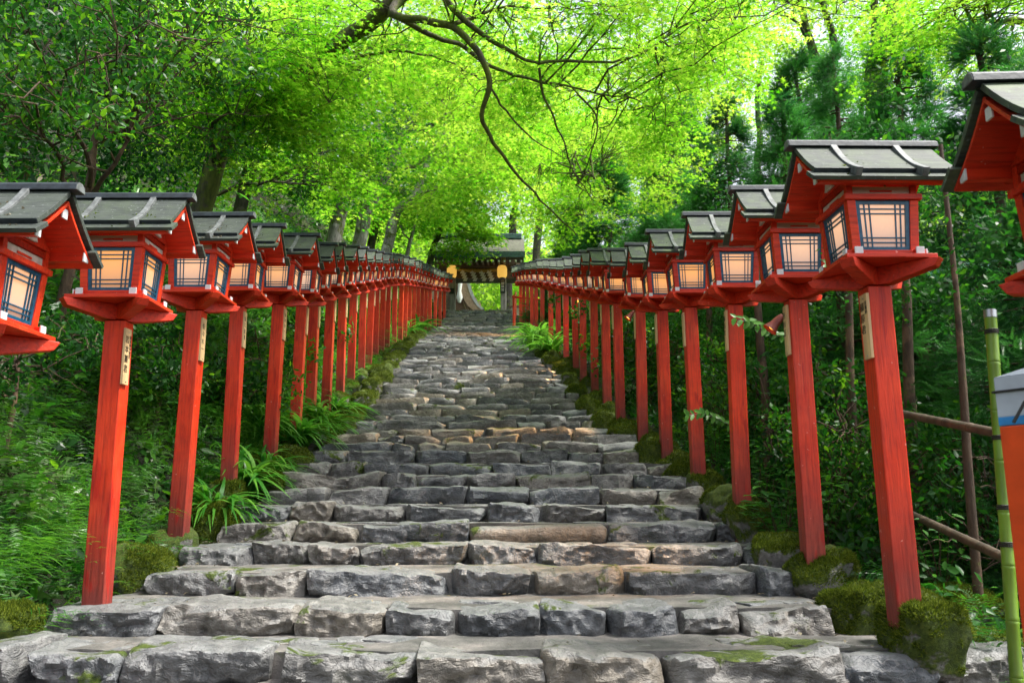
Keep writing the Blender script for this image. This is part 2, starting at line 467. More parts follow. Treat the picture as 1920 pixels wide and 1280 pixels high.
def G(x, y):
    base = prof(y) - .16
    dl = xl(y) - .28 - x; dr = x - (xr(y) + .25)
    amp = 1.0 if y > 3 else max(0.0, (y + 2) / 5)
    n = noise.noise(Vector((x * .35, y * .35, 3.1))) * .5 + noise.noise(Vector((x * 1.3, y * 1.3, 7))) * .16
    if dl > 0:
        b = min(dl, 1.2) * 1.25 + max(0, min(dl - 1.2, 6)) * .62 + max(0, dl - 7.2) * .95
        b = min(b, 34)
        if y > 44: b *= max(.35, 1 - (y - 44) / 20)
        return base + b * (.55 + .45 * amp) + n * min(1, dl * 1.2)
    if dr > 0:
        drop = max(0, min(dr - .45, 2.5)) * .28 + max(0, min(dr - 2.5, 8)) * .25
        up = max(0, dr - 22) * .42
        return base - drop + min(up, 20) + n * min(1, dr)
    return base - .12

xs = sorted(set([round(v, 3) for v in list(np.linspace(-70, -12, 24)) + list(np.linspace(-12, -5, 24)) + list(np.linspace(-5, 5, 76)) + list(np.linspace(5, 14, 22)) + list(np.linspace(14, 75, 22))]))
ys = sorted(set([round(v, 3) for v in list(np.linspace(-12, 3, 12)) + list(np.linspace(3, 22, 130)) + list(np.linspace(22, 50, 90)) + list(np.linspace(50, 160, 40))]))
gb = MB()
gb.v = [(x, y, G(x, y)) for y in ys for x in xs]; gb.t = [.5] * len(gb.v)
nx = len(xs)
gb.f = [(j * nx + i, j * nx + i + 1, (j + 1) * nx + i + 1, (j + 1) * nx + i) for j in range(len(ys) - 1) for i in range(nx - 1)]
gb.m = [0] * len(gb.f)
gb.build('ground', M['ground'], smooth=80, kind='structure', label='dark mossy earth of the wooded slopes beside the stone steps')

# ------------------------------------------------------------ stones
def cubegrid(nx_, ny_, nz_):
    idx = {}; vs = []; fs = []
    def vid(i, j, k):
        key = (i, j, k)
        if key not in idx:
            idx[key] = len(vs); vs.append((2 * i / nx_ - 1, 2 * j / ny_ - 1, 2 * k / nz_ - 1))
        return idx[key]
    for i in range(nx_):
        for j in range(ny_):
            fs.append((vid(i, j, 0), vid(i, j + 1, 0), vid(i + 1, j + 1, 0), vid(i + 1, j, 0)))
            fs.append((vid(i, j, nz_), vid(i + 1, j, nz_), vid(i + 1, j + 1, nz_), vid(i, j + 1, nz_)))
    for i in range(nx_):
        for k in range(nz_):
            fs.append((vid(i, 0, k), vid(i + 1, 0, k), vid(i + 1, 0, k + 1), vid(i, 0, k + 1)))
            fs.append((vid(i, ny_, k), vid(i, ny_, k + 1), vid(i + 1, ny_, k + 1), vid(i + 1, ny_, k)))
    for j in range(ny_):
        for k in range(nz_):
            fs.append((vid(0, j, k), vid(0, j, k + 1), vid(0, j + 1, k + 1), vid(0, j + 1, k)))
            fs.append((vid(nx_, j, k), vid(nx_, j + 1, k), vid(nx_, j + 1, k + 1), vid(nx_, j, k + 1)))
    return vs, fs
_grids = {}
def rock(mb, c, d, res=(10, 5, 5), rounding=5.0, cuts=7, amp=.06, seed=0, flat_top=True, tint=.3, rz=0.0, jag=1.0, metric=0.0):
    if metric: return block(mb, c, d, res, metric, cuts, amp, seed, tint, rz)
    return rock_(mb, c, d, res, rounding, cuts, amp, seed, flat_top, tint, rz, jag)
def block(mb, c, d, res, rr_, cuts, amp, seed, tint, rz):
    """a split stone block: edges rounded by rr_, corners chipped by a few centimetres, broken face"""
    if res not in _grids: _grids[res] = cubegrid(*res)
    vs, fs = _grids[res]
    R = random.Random(seed); h = Vector((d[0] / 2, d[1] / 2, d[2] / 2)); rr_ = min(rr_, h.z * .7)
    pl = []
    for q in range(cuts):
        n = Vector((R.uniform(-1, 1), -R.uniform(.1, 1), R.uniform(-.7, .8))); n.normalize()
        sup = abs(n.x) * h.x + abs(n.y) * h.y + abs(n.z) * h.z
        pl.append((n, sup - R.uniform(.02, .36) * min(sup, .27)))
    so = Vector((R.uniform(0, 90), R.uniform(0, 90), R.uniform(0, 90))); sk = R.uniform(-.22, .22); tp = R.uniform(-.03, .03); und = R.uniform(-.02, .04)
    ii = Vector((h.x - rr_, h.y - rr_, h.z - rr_)); out = []; cz, sz_ = cos(rz), sin(rz)
    for v in vs:
        w = Vector((v[0] * h.x, v[1] * h.y, v[2] * h.z))
        inn = Vector([max(-ii[k], min(ii[k], w[k])) for k in range(3)]); dd = w - inn
        if dd.length > 1e-6: w = inn + dd.normalized() * min(dd.length, rr_) if dd.length > rr_ else w
        for n, s_ in pl:
            q = w.dot(n) - s_
            if q > 0: w -= n * q * .92
        w.x += sk * w.z * (abs(v[0]) ** 3); w.z += tp * v[0] * (.5 + .5 * v[2]); w.y += und * (v[2] < 0) * -v[2]
        g = w + so; a = amp
        dv_, pv_ = noise.voronoi(g * 7.5); c0 = pv_[0]; tl = Vector((sin(c0.x * 91.7 + c0.z * 13), 0, cos(c0.y * 57.3 + c0.x * 31)))
        f1 = (g * 7.5 - c0).dot(tl) * a * .30 * min(1, (dv_[1] - dv_[0]) * 3.5)
        f1 += noise.noise(g * 3.2) * a * .6 + noise.noise(g * 8) * a * .3 + (.28 - abs(noise.noise(g * 14))) * a * .45 + noise.noise(g * 28) * a * .14
        fr = max(0, -v[1]) if abs(v[1]) > .98 else .25
        w.y -= f1 * fr * 1.25; w.z += (noise.noise(g * 4 + Vector((3, 3, 3))) * a * .5 + noise.noise(g * 13) * a * .18) * (1 if v[2] > .9 else .3)
        w = Vector((w.x * cz - w.y * sz_, w.x * sz_ + w.y * cz, w.z)); out.append(w + Vector(c))
    mb.tint = tint; mb.add(out, fs)
def rock_(mb, c, d, res=(10, 5, 5), rounding=5.0, cuts=7, amp=.06, seed=0, flat_top=True, tint=.3, rz=0.0, jag=1.0):
    """a chipped stone: rounded block, random planar chips, several octaves of relief"""
    if res not in _grids: _grids[res] = cubegrid(*res)
    vs, fs = _grids[res]
    R = random.Random(seed)
    pl = []
    for q in range(cuts):
        n = Vector((R.uniform(-1, 1), R.uniform(-1, .6), R.uniform(-.8, .9)))
        if flat_top and n.z > .5: n.z *= .4
        n.normalize(); pl.append((n, R.uniform(.80, 1.08)))
    hx, hy, hz = d[0] / 2, d[1] / 2, d[2] / 2
    so = Vector((R.uniform(0, 90), R.uniform(0, 90), R.uniform(0, 90)))
    skew = R.uniform(-.18, .18); tz = R.uniform(-.12, .12); tap = R.uniform(-.1, .12)
    out = []
    cz, sz_ = cos(rz), sin(rz)
    for v in vs:
        p = Vector(v); m = max(abs(p.x), abs(p.y), abs(p.z))
        e = rounding
        nr = (abs(p.x) ** e + abs(p.y) ** e + abs(p.z) ** e) ** (1 / e)
        p = p / nr * m
        for n, dd in pl:
            q = p.dot(n) - dd
            if q > 0: p -= n * q * .85
        p.x += skew * p.z * .25; p.x *= 1 + tap * p.z
        w = Vector((p.x * hx, p.y * hy, p.z * hz + p.x * tz * hz * .6))
        f = amp * jag
        dn = noise.noise(w * 3.5 + so) * f * 1.0 + noise.noise(w * 9 + so) * f * .45 + (abs(noise.noise(w * 17 + so)) - .25) * f * .3
        dir_ = Vector((v[0] * .5, v[1], v[2] * (.35 if (flat_top and v[2] > .9) else .8)))
        if dir_.length > 0: dir_.normalize()
        w += dir_ * dn
        w = Vector((w.x * cz - w.y * sz_, w.x * sz_ + w.y * cz, w.z))
        out.append(w + Vector(c))
    mb.tint = tint
    mb.add(out, fs)

stair = empty('stone_stairs', (0, 0, 0), label='long flight of rough grey stone steps climbing to the shrine gate', kind='structure')
SR = random.Random(5)
nst = len(SF)
for i in range(nst):
    f, z = SF[i], SZ[i]
    f2 = SF[i + 1] if i + 1 < nst else f + 9.0
    tread = f2 - f
    k = i - 3  # 0 = first edge seen
    x0, x1 = xl(f) + .10, xr(f) - .05
    if k <= 0: x1 += .62 + (.3 if k < 0 else 0)
    if k == 1: x0 -= .20; x1 -= .05
    x0 += float(np.interp(f, [6, 10, 14, 20, 30, 42], [0, .22, .42, .55, .40, .15])); x1 -= float(np.interp(f, [8, 12, 15, 20, 30, 38], [0, .12, .32, .55, .45, .25]))
    if k > 44: x1 = min(x1, -.15 + (44 - f) * .12)
    near = f < 14.5
    sb = MB()
    # the tread behind the edge stones: packed earth and cement, a little uneven
    nn = 40 if near else 14
    ft, bt = f + .17, f2 + .22
    cols = [x0 + (x1 - x0) * q / nn for q in range(nn + 1)]
    rows = [(ft, z - .17), (ft, z - .022), (ft + (bt - ft) * .35, z - .010), (ft + (bt - ft) * .7, z - .012), (bt, z - .004)]
    for yy, zz in rows:
        for xx in cols:
            dz = 0 if zz < z - .1 else noise.noise(Vector((xx * 2.2, yy * 2.2, i))) * .018 + noise.noise(Vector((xx * 8, yy * 8, i))) * .007
            sb.v.append((xx, yy, zz + dz)); sb.t.append(.5)
    w = nn + 1
    for r_ in range(4):
        for q in range(nn): sb.f.append([r_ * w + q, r_ * w + q + 1, (r_ + 1) * w + q + 1, (r_ + 1) * w + q]); sb.m.append(0)
    if near:
        step = sb.build('step', M['mortar'], stair, smooth=50)
        target = None
    else:
        target = sb
    # edge stones
    lst = []; xx = x0 + SR.uniform(-.1, 0)
    while xx < x1 - .12:
        wdt = SR.choice((SR.uniform(.34, .5), SR.uniform(.5, .75), SR.uniform(.65, 1.0))) * (1 if k < 12 else 1.15)
        if k == 4 and abs(xx + .22) < .3 and not any(q[2] for q in lst): wdt = 1.25; lst.append((xx, wdt, True)); xx += wdt + .012; continue
        if xx + wdt > x1: wdt = max(.25, x1 - xx + SR.uniform(0, .1))
        lst.append((xx, wdt, False)); xx += wdt + SR.uniform(-.004, .018)
    for (sx, wdt, big) in lst:
        dep = min(tread * SR.uniform(.5, .8), .5) + .08
        hh = RISE + SR.uniform(.02, .04)
        res = (14 if f > 8.5 else 30, 6 if f > 8.5 else 8, 8 if f > 8.5 else 14) if near else (7, 3, 4)
        if 10.9 < f < 14.5: res = (10, 4, 6)
        tb = target if target is not None else MB()
        ztop = z + SR.uniform(-.026, .016) * (1 if k < 12 else .7)
        yy = f + SR.uniform(-.06, .045)
        rock(tb, (sx + wdt / 2, yy + dep / 2, ztop - hh / 2 - .004), (wdt * 1.0, dep, hh), res, cuts=(SR.randint(5, 10) if not big else 0), amp=(.066 if near else .040) * (.25 if big else 1), metric=(SR.uniform(.018, .04) if not big else .075),
             seed=SR.randint(0, 10 ** 6), tint=SR.choice((SR.uniform(0, .25), SR.uniform(0, .5), SR.uniform(.2, 1))) if not big else .95, rz=SR.uniform(-.09, .09))
        if target is None:
            tb.build('stone', M['stone'], step, smooth=34)
    # flat filler stones behind
    for q in range(int((x1 - x0) / (.55 if near else 1.2))):
        fw = SR.uniform(.15, .5); fx = SR.uniform(x0, x1 - fw)
        fy = f + .42 * min(1, tread / .7) + SR.uniform(-.06, .12)
        tb = target if target is not None else MB()
        rock(tb, (fx + fw / 2, max(f + .34, min(fy, f2 - .02)), z - .030), (fw, SR.uniform(.14, .26), .055), (6, 4, 2) if near else (4, 3, 2), 7, 4, .014, SR.randint(0, 10 ** 6), tint=SR.uniform(0, .7), rz=SR.uniform(-.4, .4))
        if target is None:
            tb.build('flat_stone', M['stone'], step, smooth=48)
    if target is not None:
        target.build('step', M['stone'], stair, smooth=48)

# landing in front of the gate
lb = MB()
for q in range(150):
    fx = random.uniform(-5.0, 1.0); fy = random.uniform(TOPF + .4, TOPF + 9)
    rock(lb, (fx, fy, TOPZ - .03), (random.uniform(.4, .8), random.uniform(.4, .8), .1), (4, 4, 2), 7, 4, .02, q, tint=random.random())
lb.build('paving', [M['stone']], kind='structure', label='stone paving of the landing before the shrine gate')

# mossy boulders that edge the flight; (F, side, offset from the row, size)
def boulder(x, y, zc, sx, sy, sz, seed, label, name='mossy_rock', tint=.4, rnd=3.0):
    b = MB()
    rock(b, (0, 0, 0), (sx, sy, sz), (18, 14, 12), rnd, 9, .07, seed, flat_top=False, tint=tint)
    o = b.build(name, M['mossrock'], smooth=60, label=label, cat='rock', group='mossy rocks edging the steps')
    o.location = (x, y, zc)
    # moss cushions: short fuzz over the upper faces
    me = o.data
    nper = max(2, int((14 if y < 7 else 8 if y < 10 else 4) * min(1.3, sx * sy / .15)))
    P = []; Nn = []
    for p in me.polygons:
        if p.normal.z > .05:
            for q in range(nper):
                vs_ = [me.vertices[v].co for v in p.vertices]
                a, c_ = random.random(), random.random()
                pt = vs_[0].lerp(vs_[1], a).lerp(vs_[3].lerp(vs_[2], a), c_)
                wp = pt + o.location
                if noise.noise(wp * 2.1) > -.4: P.append(pt); Nn.append(p.normal)
    if P:
        P = np.array([list(p) for p in P], dtype=np.float32); Nn = np.array([list(p) for p in Nn], dtype=np.float32)
        d = Nn + RS.normal(size=P.shape) * .55 + np.array([0, 0, .35])
        X, Y, Z = frames(RS.normal(size=P.shape), Xd=d)
        scatter('moss', [(-.15, -.16, 0), (1, 0, 0), (-.15, .16, 0)], [(0, 1, 2)], P, X, Y, Z, RS.uniform(.012, .030, len(P)) * (1 if y < 8 else 1.4), M['mossleaf'], RS.uniform(0, 1, len(P)), o)
    return o
M['mossleaf'] = leafmat('moss_tuft', [(0, (.022, .042, .004)), (.5, (.07, .105, .008)), (1, (.17, .20, .02))],
                        [(0, (.05, .09, .006)), (1, (.25, .34, .03))], .25, .8, .1)

# ------------------------------------------------------------ post lanterns
HP = 1.85
def lantern_parts():
    P = []  # (name, mesh, parent index or None, loc, rz, bevel)
    def addp(name, mb, mats, par=None, rz=0.0, bevel=.004, smooth=None):
        me = mb.mesh(name, mats, smooth); P.append((name, me, par, rz, bevel)); return len(P) - 1
    Z = HP
    b = MB()
    for j in range(8):  # the post, slightly subdivided
        pass
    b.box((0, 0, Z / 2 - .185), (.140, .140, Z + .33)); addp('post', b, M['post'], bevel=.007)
    # two crossing boat-shaped bracket beams running to the corners
    for k, a in enumerate((pi / 4, -pi / 4)):
        b = MB(); L = .385
        poly = [(-L + .03, .040 + k * .003), (-L + .0, .088), (-L + .05, .0935), (L - .05, .0935), (L, .088), (L - .03, .040 + k * .003), (.20, .008 + k * .003), (.10, -.012 + k * .002), (-.10, -.012 + k * .002), (-.20, .008 + k * .003)]
        ca, sa = cos(a), sin(a); w = .040 - k * .002
        b.prism(poly[::-1], -w, w, lambda p, q, h: (p * ca - h * sa, p * sa + h * ca, Z + q))
        addp('bracket_beam', b, M['red'], bevel=.004)
    Z = HP - .062
    b = MB(); b.box((0, 0, Z + .169), (.52, .52, .024)); addp('platform', b, M['red'], bevel=.003)
    # sill frame: four crossing bars with white-painted ends
    b = MB(); c = Z + .2005
    for s in (-1, 1):
        b.box((0, s * .176, c), (.46, .044, .037)); b.box((s * .176, 0, c + .0015), (.042, .46, .034))
        for t in (-1, 1):
            b.box((t * .2325, s * .176, c + .003), (.010, .048, .046), mi=1); b.box((s * .176, t * .2325, c + .004), (.048, .010, .046), mi=1)
    addp('sill_frame', b, [M['red'], M['white']], bevel=.002)
    # body: four corner posts leaning outwards
    zb, zt, rb, rt = Z + .219, Z + .515, .192, .209
    for sx in (-1, 1):
        for sy in (-1, 1):
            b = MB(); h = .025
            lo = [(sx * (rb - h) + a * h, sy * (rb - h) + c_ * h, zb) for a, c_ in ((-1, -1), (1, -1), (1, 1), (-1, 1))]
            hi = [(sx * (rt - h) + a * h, sy * (rt - h) + c_ * h, zt) for a, c_ in ((-1, -1), (1, -1), (1, 1), (-1, 1))]
            b.hexa(lo + hi); addp('corner_post', b, M['red'], bevel=.003)
    # windows: blue frame and lattice, lit paper behind
    def wpt(u, v, d):  # u,v in 0..1 on the front (-y) side, d outward
        r = rb + (rt - rb) * v; half = (r - .050); z = zb + (zt - zb) * v
        return (-half + 2 * half * u, -(r - .022) - d, z)
    def bar(b, u0, u1, v0, v1, d0, d1):
        b.hexa([wpt(u0, v0, d1), wpt(u1, v0, d1), wpt(u1, v0, d0), wpt(u0, v0, d0), wpt(u0, v1, d1), wpt(u1, v1, d1), wpt(u1, v1, d0), wpt(u0, v1, d0)])
    wb = MB()
    bar(wb, 0, .075, 0, 1, 0, .014); bar(wb, .925, 1, 0, 1, 0, .014); bar(wb, .075, .925, 0, .075, 0, .013); bar(wb, .075, .925, .925, 1, 0, .013)
    for u in (.155, .25, .735, .83): bar(wb, u, u + .024, .075, .925, .001, .009)
    for v in (.15, .245, .725, .82): bar(wb, .075, .925, v, v + .024, .0015, .0105)
    pb = MB(); bar(pb, .04, .96, .04, .96, -.004, .0005)
    wme = wb.mesh('window', M['blue']); pme = pb.mesh('paper_pane', M['pane'])
    for k in range(4):
        P.append(('window', wme, None, k * pi / 2, 0)); P.append(('paper_pane', pme, len(P) - 1, 0, 0))
    b = MB(); c = Z + .5315
    for s in (-1, 1):
        b.box((0, s * .206, c), (.452, .036, .033)); b.box((s * .206, 0, c + .0015), (.034, .452, .031))
    addp('top_frame', b, M['red'], bevel=.003)
    # frieze boards with a slot, tie posts and eave beams
    b = MB(); c = Z + .575
    for s in (-1, 1):
        b.box((0, s * .185, c), (.36, .014, .052), mi=0); b.box((s * .185, 0, c), (.014, .36, .052), mi=0)
        b.box((0, s * .1935, c - .002), (.13, .006, .012), mi=1); b.box((s * .1935, 0, c - .002), (.006, .13, .012), mi=1)
        for t in (-1, 1): b.box((t * .187, s * .187, c + .02), (.036, .036, .098), mi=2)
    addp('frieze', b, [M['cream'], M['red'], M['red']], bevel=.0)
    b = MB()
    for s in (-1, 1):
        b.box((0, s * .235, Z + .628), (.78, .042, .052), mi=0)
        for t in (-1, 1): b.box((t * .393, s * .235, Z + .628), (.010, .046, .056), mi=1)
        for t in (-1, 1):
            b.box((t * .187, 0, Z + .620), (.034, .56, .034), mi=0)
            b.box((t * .187, s * .283, Z + .620), (.036, .010, .036), mi=1)
    b.box((0, 0, Z + .80), (.76, .045, .05), mi=0)
    for t in (-1, 1): b.box((t * .384, 0, Z + .80), (.010, .048, .054), mi=1)
    addp('eave_beam', b, [M['red'], M['white']], bevel=.002)
    # gable boards at both ends of the body
    for t in (-1, 1):
        b = MB()
        poly = [(-.235, .648), (.235, .648), (.05, .825), (-.05, .825)]
        b.prism(poly, t * .195 - .010, t * .195 + .010, lambda p, q, h: (h, p, Z + q), mi=0)
        b.prism([(-.06, .66), (.06, .66), (.035, .72), (.022, .775), (-.022, .775), (-.035, .72)], t * .214 - .008, t * .214 + .008, lambda p, q, h: (h, p, Z + q), mi=1)
        addp('gable_board', b, [M['red'], M['cream']], bevel=.002)
    # roof: boards in two steps per slope, red soffit, ridge cap, curved battens
    zr, ze, ye = Z + .888, Z + .598, .335
    def sl(s, t, off):  # s=+-1 side, t 0 ridge..1 eave, offset along the normal
        y = ye * t; z = zr + (ze - zr) * t - .018 * sin(pi * t) * (1 if t < 1 else 1)
        ln = math.hypot(ye, zr - ze); return (s * (y + off * (zr - ze) / ln), z + off * ye / ln)
    b = MB()
    for s in (-1, 1):
        def slab(t0, t1, o0, o1, half, mi, n=4):
            prof_ = [sl(s, t0 + (t1 - t0) * i / n, o1) for i in range(n + 1)] + [sl(s, t0 + (t1 - t0) * (n - i) / n, o0) for i in range(n + 1)]
            if s < 0: prof_ = prof_[::-1]
            b.prism(prof_[::-1], -half, half, lambda p, q, h: (h, p, q), mi=mi)
        slab(.0, .80, .014, .040, .415, 0)
        slab(.72, 1.0, -.012, .012, .445, 0, 2)
        slab(.02, .97, -.030, -.014, .40, 1)
        slab(.80, .808, .0125, .039, .414, 2, 1)
    ri = addp('roof', b, [M['roof'], M['red'], M['edge']], bevel=.003)
    b = MB()
    b.prism([(-.048, -.012), (.048, -.012), (.040, .022), (.014, .040), (-.014, .040), (-.040, .022)][::-1], -.455, .455, lambda p, q, h: (h, p, zr + .045 + q), mi=0)
    for t in (-1, 1): b.prism([(-.046, -.010), (.046, -.010), (.038, .020), (.013, .037), (-.013, .037), (-.038, .020)][::-1], t * .4555, t * .459, lambda p, q, h: (h, p, zr + .045 + q), mi=1)
    addp('ridge_cap', b, [M['edge'], M['batten']], ri, bevel=.003)
    for s in (-1, 1):
        for x in (-.19, .19):
            b = MB(); n = 7
            pr = [sl(s, .03 + .97 * i / n, .040 + .024 - .012 * sin(pi * i / n)) for i in range(n + 1)] + [sl(s, .03 + .97 * (n - i) / n, .014 if i > 1 else .012) for i in range(n + 1)]
            if s < 0: pr = pr[::-1]
            b.prism(pr[::-1], x - .019, x + .019, lambda p, q, h: (h, p, q))
            addp('roof_batten', b, M['batten'], ri, bevel=.003)
    return P
LP = lantern_parts()

def textmesh(body, size, mat, spacing=1.0):
    cu = bpy.data.curves.new('ink', 'FONT'); cu.body = body; cu.size = size; cu.align_x = 'CENTER'; cu.align_y = 'TOP'
    cu.space_line = spacing; cu.extrude = .0006
    o = bpy.data.objects.new('tmp', cu); COL.objects.link(o)
    bpy.context.view_layer.update()
    me = bpy.data.meshes.new_from_object(o.evaluated_get(bpy.context.evaluated_depsgraph_get()))
    bpy.data.objects.remove(o); me.materials.clear(); me.materials.append(mat)
    return me

def name_plate(root, side, lines, small, tint=0):
    """cedar plate nailed to the face that looks onto the steps; side=+1: face +x"""
    b = MB(); x = side * (.070 + .010)
    b.box((x, -.012, HP - .245), (.018, .088, .38))
    p = b.build('name_plate', M['plate'], root, bevel=.002)
    nb = MB()
    for z in (HP - .08, HP - .415): nb.tube([(x + side * .008, -.012, z), (x + side * .0125, -.012, z)], .005, 8)
    nb.build('nail', M['nail'], p)
    def put(body, sz, yoff, ztop, sp):
        me = textmesh(body, sz, M['ink'], sp)
        o = bpy.data.objects.new('writing', me); COL.objects.link(o); o.parent = p
        Rm = Matrix(((0, 0, 1), (1, 0, 0), (0, 1, 0))).to_4x4() if side > 0 else Matrix(((0, 0, -1), (-1, 0, 0), (0, 1, 0))).to_4x4()
        o.matrix_local = Matrix.Translation((x + side * .0102, yoff, ztop)) @ Rm
    if lines: put('\n'.join(lines), .056, -.030 if side > 0 else .006, HP - .105, 1.18)
    if small: put('\n'.join(small), .026, .016 if side > 0 else -.040, HP - .10, 1.0)
    return p

ORD = ['first', 'second', 'third', 'fourth', 'fifth', 'sixth', 'seventh', 'eighth', 'ninth', 'tenth', 'eleventh', 'twelfth', 'thirteenth', 'fourteenth', 'fifteenth', 'sixteenth',
       'seventeenth', 'eighteenth', 'nineteenth', 'twentieth', 'twenty-first', 'twenty-second', 'twenty-third', 'twenty-fourth', 'twenty-fifth', 'twenty-sixth', 'twenty-seventh', 'twenty-eighth', 'twenty-ninth', 'thirtieth']
# (x, F, z of the foot), measured against the photograph
def fromtop(x, y, F):  # head underside at pixel, distance F
    a, b = ray(x, y); return (a * F, F, b * F - HP)
RIGHT = [(2.33, 3.2, -1.01), fromtop(1643, 535, 4.86), fromtop(1492, 560, 6.29), fromtop(1372, 571, 7.80), fromtop(1296, 575, 9.25), fromtop(1240, 581, 10.7), fromtop(1198, 577, 12.1),
         fromtop(1158, 568, 13.25), fromtop(1134, 562, 14.6), fromtop(1112, 559, 16.4), fromtop(1091, 555, 18.4), fromtop(1078, 552, 19.9), fromtop(1060, 548, 21.4), fromtop(1046, 544, 22.9),
         fromtop(1032, 541, 24.8), fromtop(1016, 538, 28.0), fromtop(1005, 536, 30.2), fromtop(997, 535, 32.4), fromtop(989, 535, 34.6), fromtop(982, 535, 36.8), fromtop(976, 535, 39.0)]
LEFT = [(-2.78, 4.35, -1.03), fromtop(230, 600, 5.72), fromtop(366, 580, 7.33), fromtop(450, 572, 8.72), fromtop(522, 570, 10.1), fromtop(565, 571, 11.6), fromtop(592, 562, 12.7),
        fromtop(620, 556, 13.9), fromtop(645, 551, 15.3), fromtop(664, 547, 17.0), fromtop(683, 543, 18.6), fromtop(696, 540, 20.1), fromtop(708, 537, 21.4), fromtop(719, 535, 22.6),
        fromtop(729, 534, 23.9), fromtop(742, 534, 25.4), fromtop(753, 534, 26.8), fromtop(761, 535, 28.2), fromtop(769, 536, 29.6), fromtop(777, 537, 31.0), fromtop(785, 538, 32.4),
        fromtop(792, 540, 33.9), fromtop(799, 541, 35.4), fromtop(807, 543, 37.3), fromtop(817, 544, 39.2), fromtop(826, 545, 40.9), fromtop(834, 546, 42.3)]

plates = {('L', 0): (['濱', '田', '昌', '子'], ['出', '町', '市']), ('L', 1): (['岩', '本', '麗', '君'], ['東', '京', '都', '中', '央', '区']),
          ('L', 2): (['佐', '々', '木', '一'], None), ('L', 3): (['山', '口', '恵', '美'], None), ('L', 4): (['中', '村', '幸', '一'], None),
          ('R', 1): (['藤', '原', '君'], ['京', '都', '府']), ('R', 2): (['西', '川', '正'], None), ('R', 3): (['林', '田', '文'], None)}
def make_lantern(side, i, loc):
    row = 'left' if side == 'L' else 'right'
    extra = ''
    if side == 'R':
        lab = {0: 'red post lantern cut off by the right edge of the picture',
               1: 'nearest fully visible red post lantern on the right, with large pinkish lit panes',
               2: 'second full red post lantern on the right, with a small spotlight lit at its post'}.get(i)
    else:
        lab = {0: 'red post lantern cut off by the left edge of the picture',
               1: 'nearest full red post lantern on the left, its name plate reading four large characters',
               2: 'second full red post lantern on the left, with a yellowish cedar name plate'}.get(i)
    if lab is None: lab = f'red post lantern, {ORD[i]} from the front in the {row} row'
    R_ = random.Random(i * 7 + (1 if side == 'L' else 2))
    root = empty('post_lantern', loc, R_.uniform(-.02, .02), label=lab, cat='lantern', group=f'red post lanterns lining the {row} side of the steps')
    root.rotation_euler = (R_.uniform(-.010, .010), R_.uniform(-.010, .010), R_.uniform(-.04, .04))
    objs = []
    for (nm, me, par, rz, bev) in LP:
        o = bpy.data.objects.new(nm, me); COL.objects.link(o)
        o.rotation_euler = (0, 0, rz)
        o.parent = root if par is None else objs[par]
        if bev and loc[1] < 16:
            bm_ = o.modifiers.new('bevel', 'BEVEL'); bm_.width = bev; bm_.segments = 2; bm_.limit_method = 'ANGLE'; bm_.angle_limit = radians(30)
        objs.append(o)
    if (side, i) in plates: ln, sm = plates[(side, i)]
    else: ln, sm = None, None
    if i < 16:
        pq = name_plate(root, 1 if side == 'L' else -1, ln, sm)
        pq.location = (0, R_.uniform(-.008, .008), R_.uniform(-.03, .012)); pq.rotation_euler = (R_.uniform(-.012, .012), 0, 0)
    if i < 9:  # moss and leaf bits caught behind the battens
        n = R_.randint(60, 420) if side == 'L' else R_.randint(20, 160); P_ = []
        for q in range(n):
            s = R_.choice((-1, 1)); t = R_.random() ** .6; x = R_.choice((-.19, .19)) + R_.gauss(0, .022) * (1 + 2 * t)
            P_.append((x, s * .335 * t, HP - .062 + .888 + (.598 - .888) * t - .018 * sin(pi * t) + .040 / .76 * 1.02 - (.035 if t > .8 else 0)))
        P_ = np.array(P_, dtype=np.float32); X, Y, Z = frames(RS.normal(size=P_.shape) + [0, 0, .6])
        scatter('roof_moss', [(-.4, -.3, 0), (.7, 0, .1), (-.4, .3, 0)], [(0, 1, 2)], P_, X, Y, Z, RS.uniform(.010, .026, n), M['mossleaf'] if R_.random() < .6 else M['dry'], RS.uniform(0, 1, n), root)
    return root
for i, l in enumerate(RIGHT): make_lantern('R', i, l)
for i, l in enumerate(LEFT): make_lantern('L', i, l)

# mossy rocks at the feet of the posts
rr = random.Random(21)
def rowrocks(side, posts, nm):
    for i, (x, y, z) in enumerate(posts[:22]):
        s = 1 if side == 'right' else -1
        g = prof(y)
        top = max(z + .02, min(z + .12, g))
        sz_ = rr.uniform(.85, 1.15)
        # the rock the post stands on
        if (side, i) != ('left', 1): boulder(x + s * (.06 if i > 1 else .10), y + (.03 if i != 1 else .02), z - (.19 if i != 1 else .13), (.45 if i != 1 else .40) * sz_, (.44 if i != 1 else .50) * sz_, .44, 100 + i * 3 + (50 if s > 0 else 0), f'mossy rock under the {ORD[i]} lantern post from the front in the {side} row')
        if 0 < i < 18:
            ym = y + (posts[i + 1][1] - y) * rr.uniform(.4, .6); zm = prof(ym)
            xe = (xr(ym) + .12 - float(np.interp(ym, [8, 12, 15, 20, 30], [0, .15, .38, .6, .5]))) if s > 0 else (xl(ym) - .12 + float(np.interp(ym, [6, 10, 14, 20, 30], [0, .28, .5, .65, .5])))
            boulder(xe + rr.uniform(-.05, .05), ym, zm - .10 + rr.uniform(-.05, .03), rr.uniform(.34, .6), rr.uniform(.34, .5), rr.uniform(.34, .5), 500 + i * 3 + (50 if s > 0 else 0),
                    f'mossy rock between the {ORD[i]} and {ORD[i+1]} posts of the {side} row')
rowrocks('right', RIGHT, 'r'); rowrocks('left', LEFT, 'l')
boulder(2.98, 5.05, -.90, .95, .6, .46, 901, 'largest moss-covered rock at bottom right, spreading below the nearest right lantern')
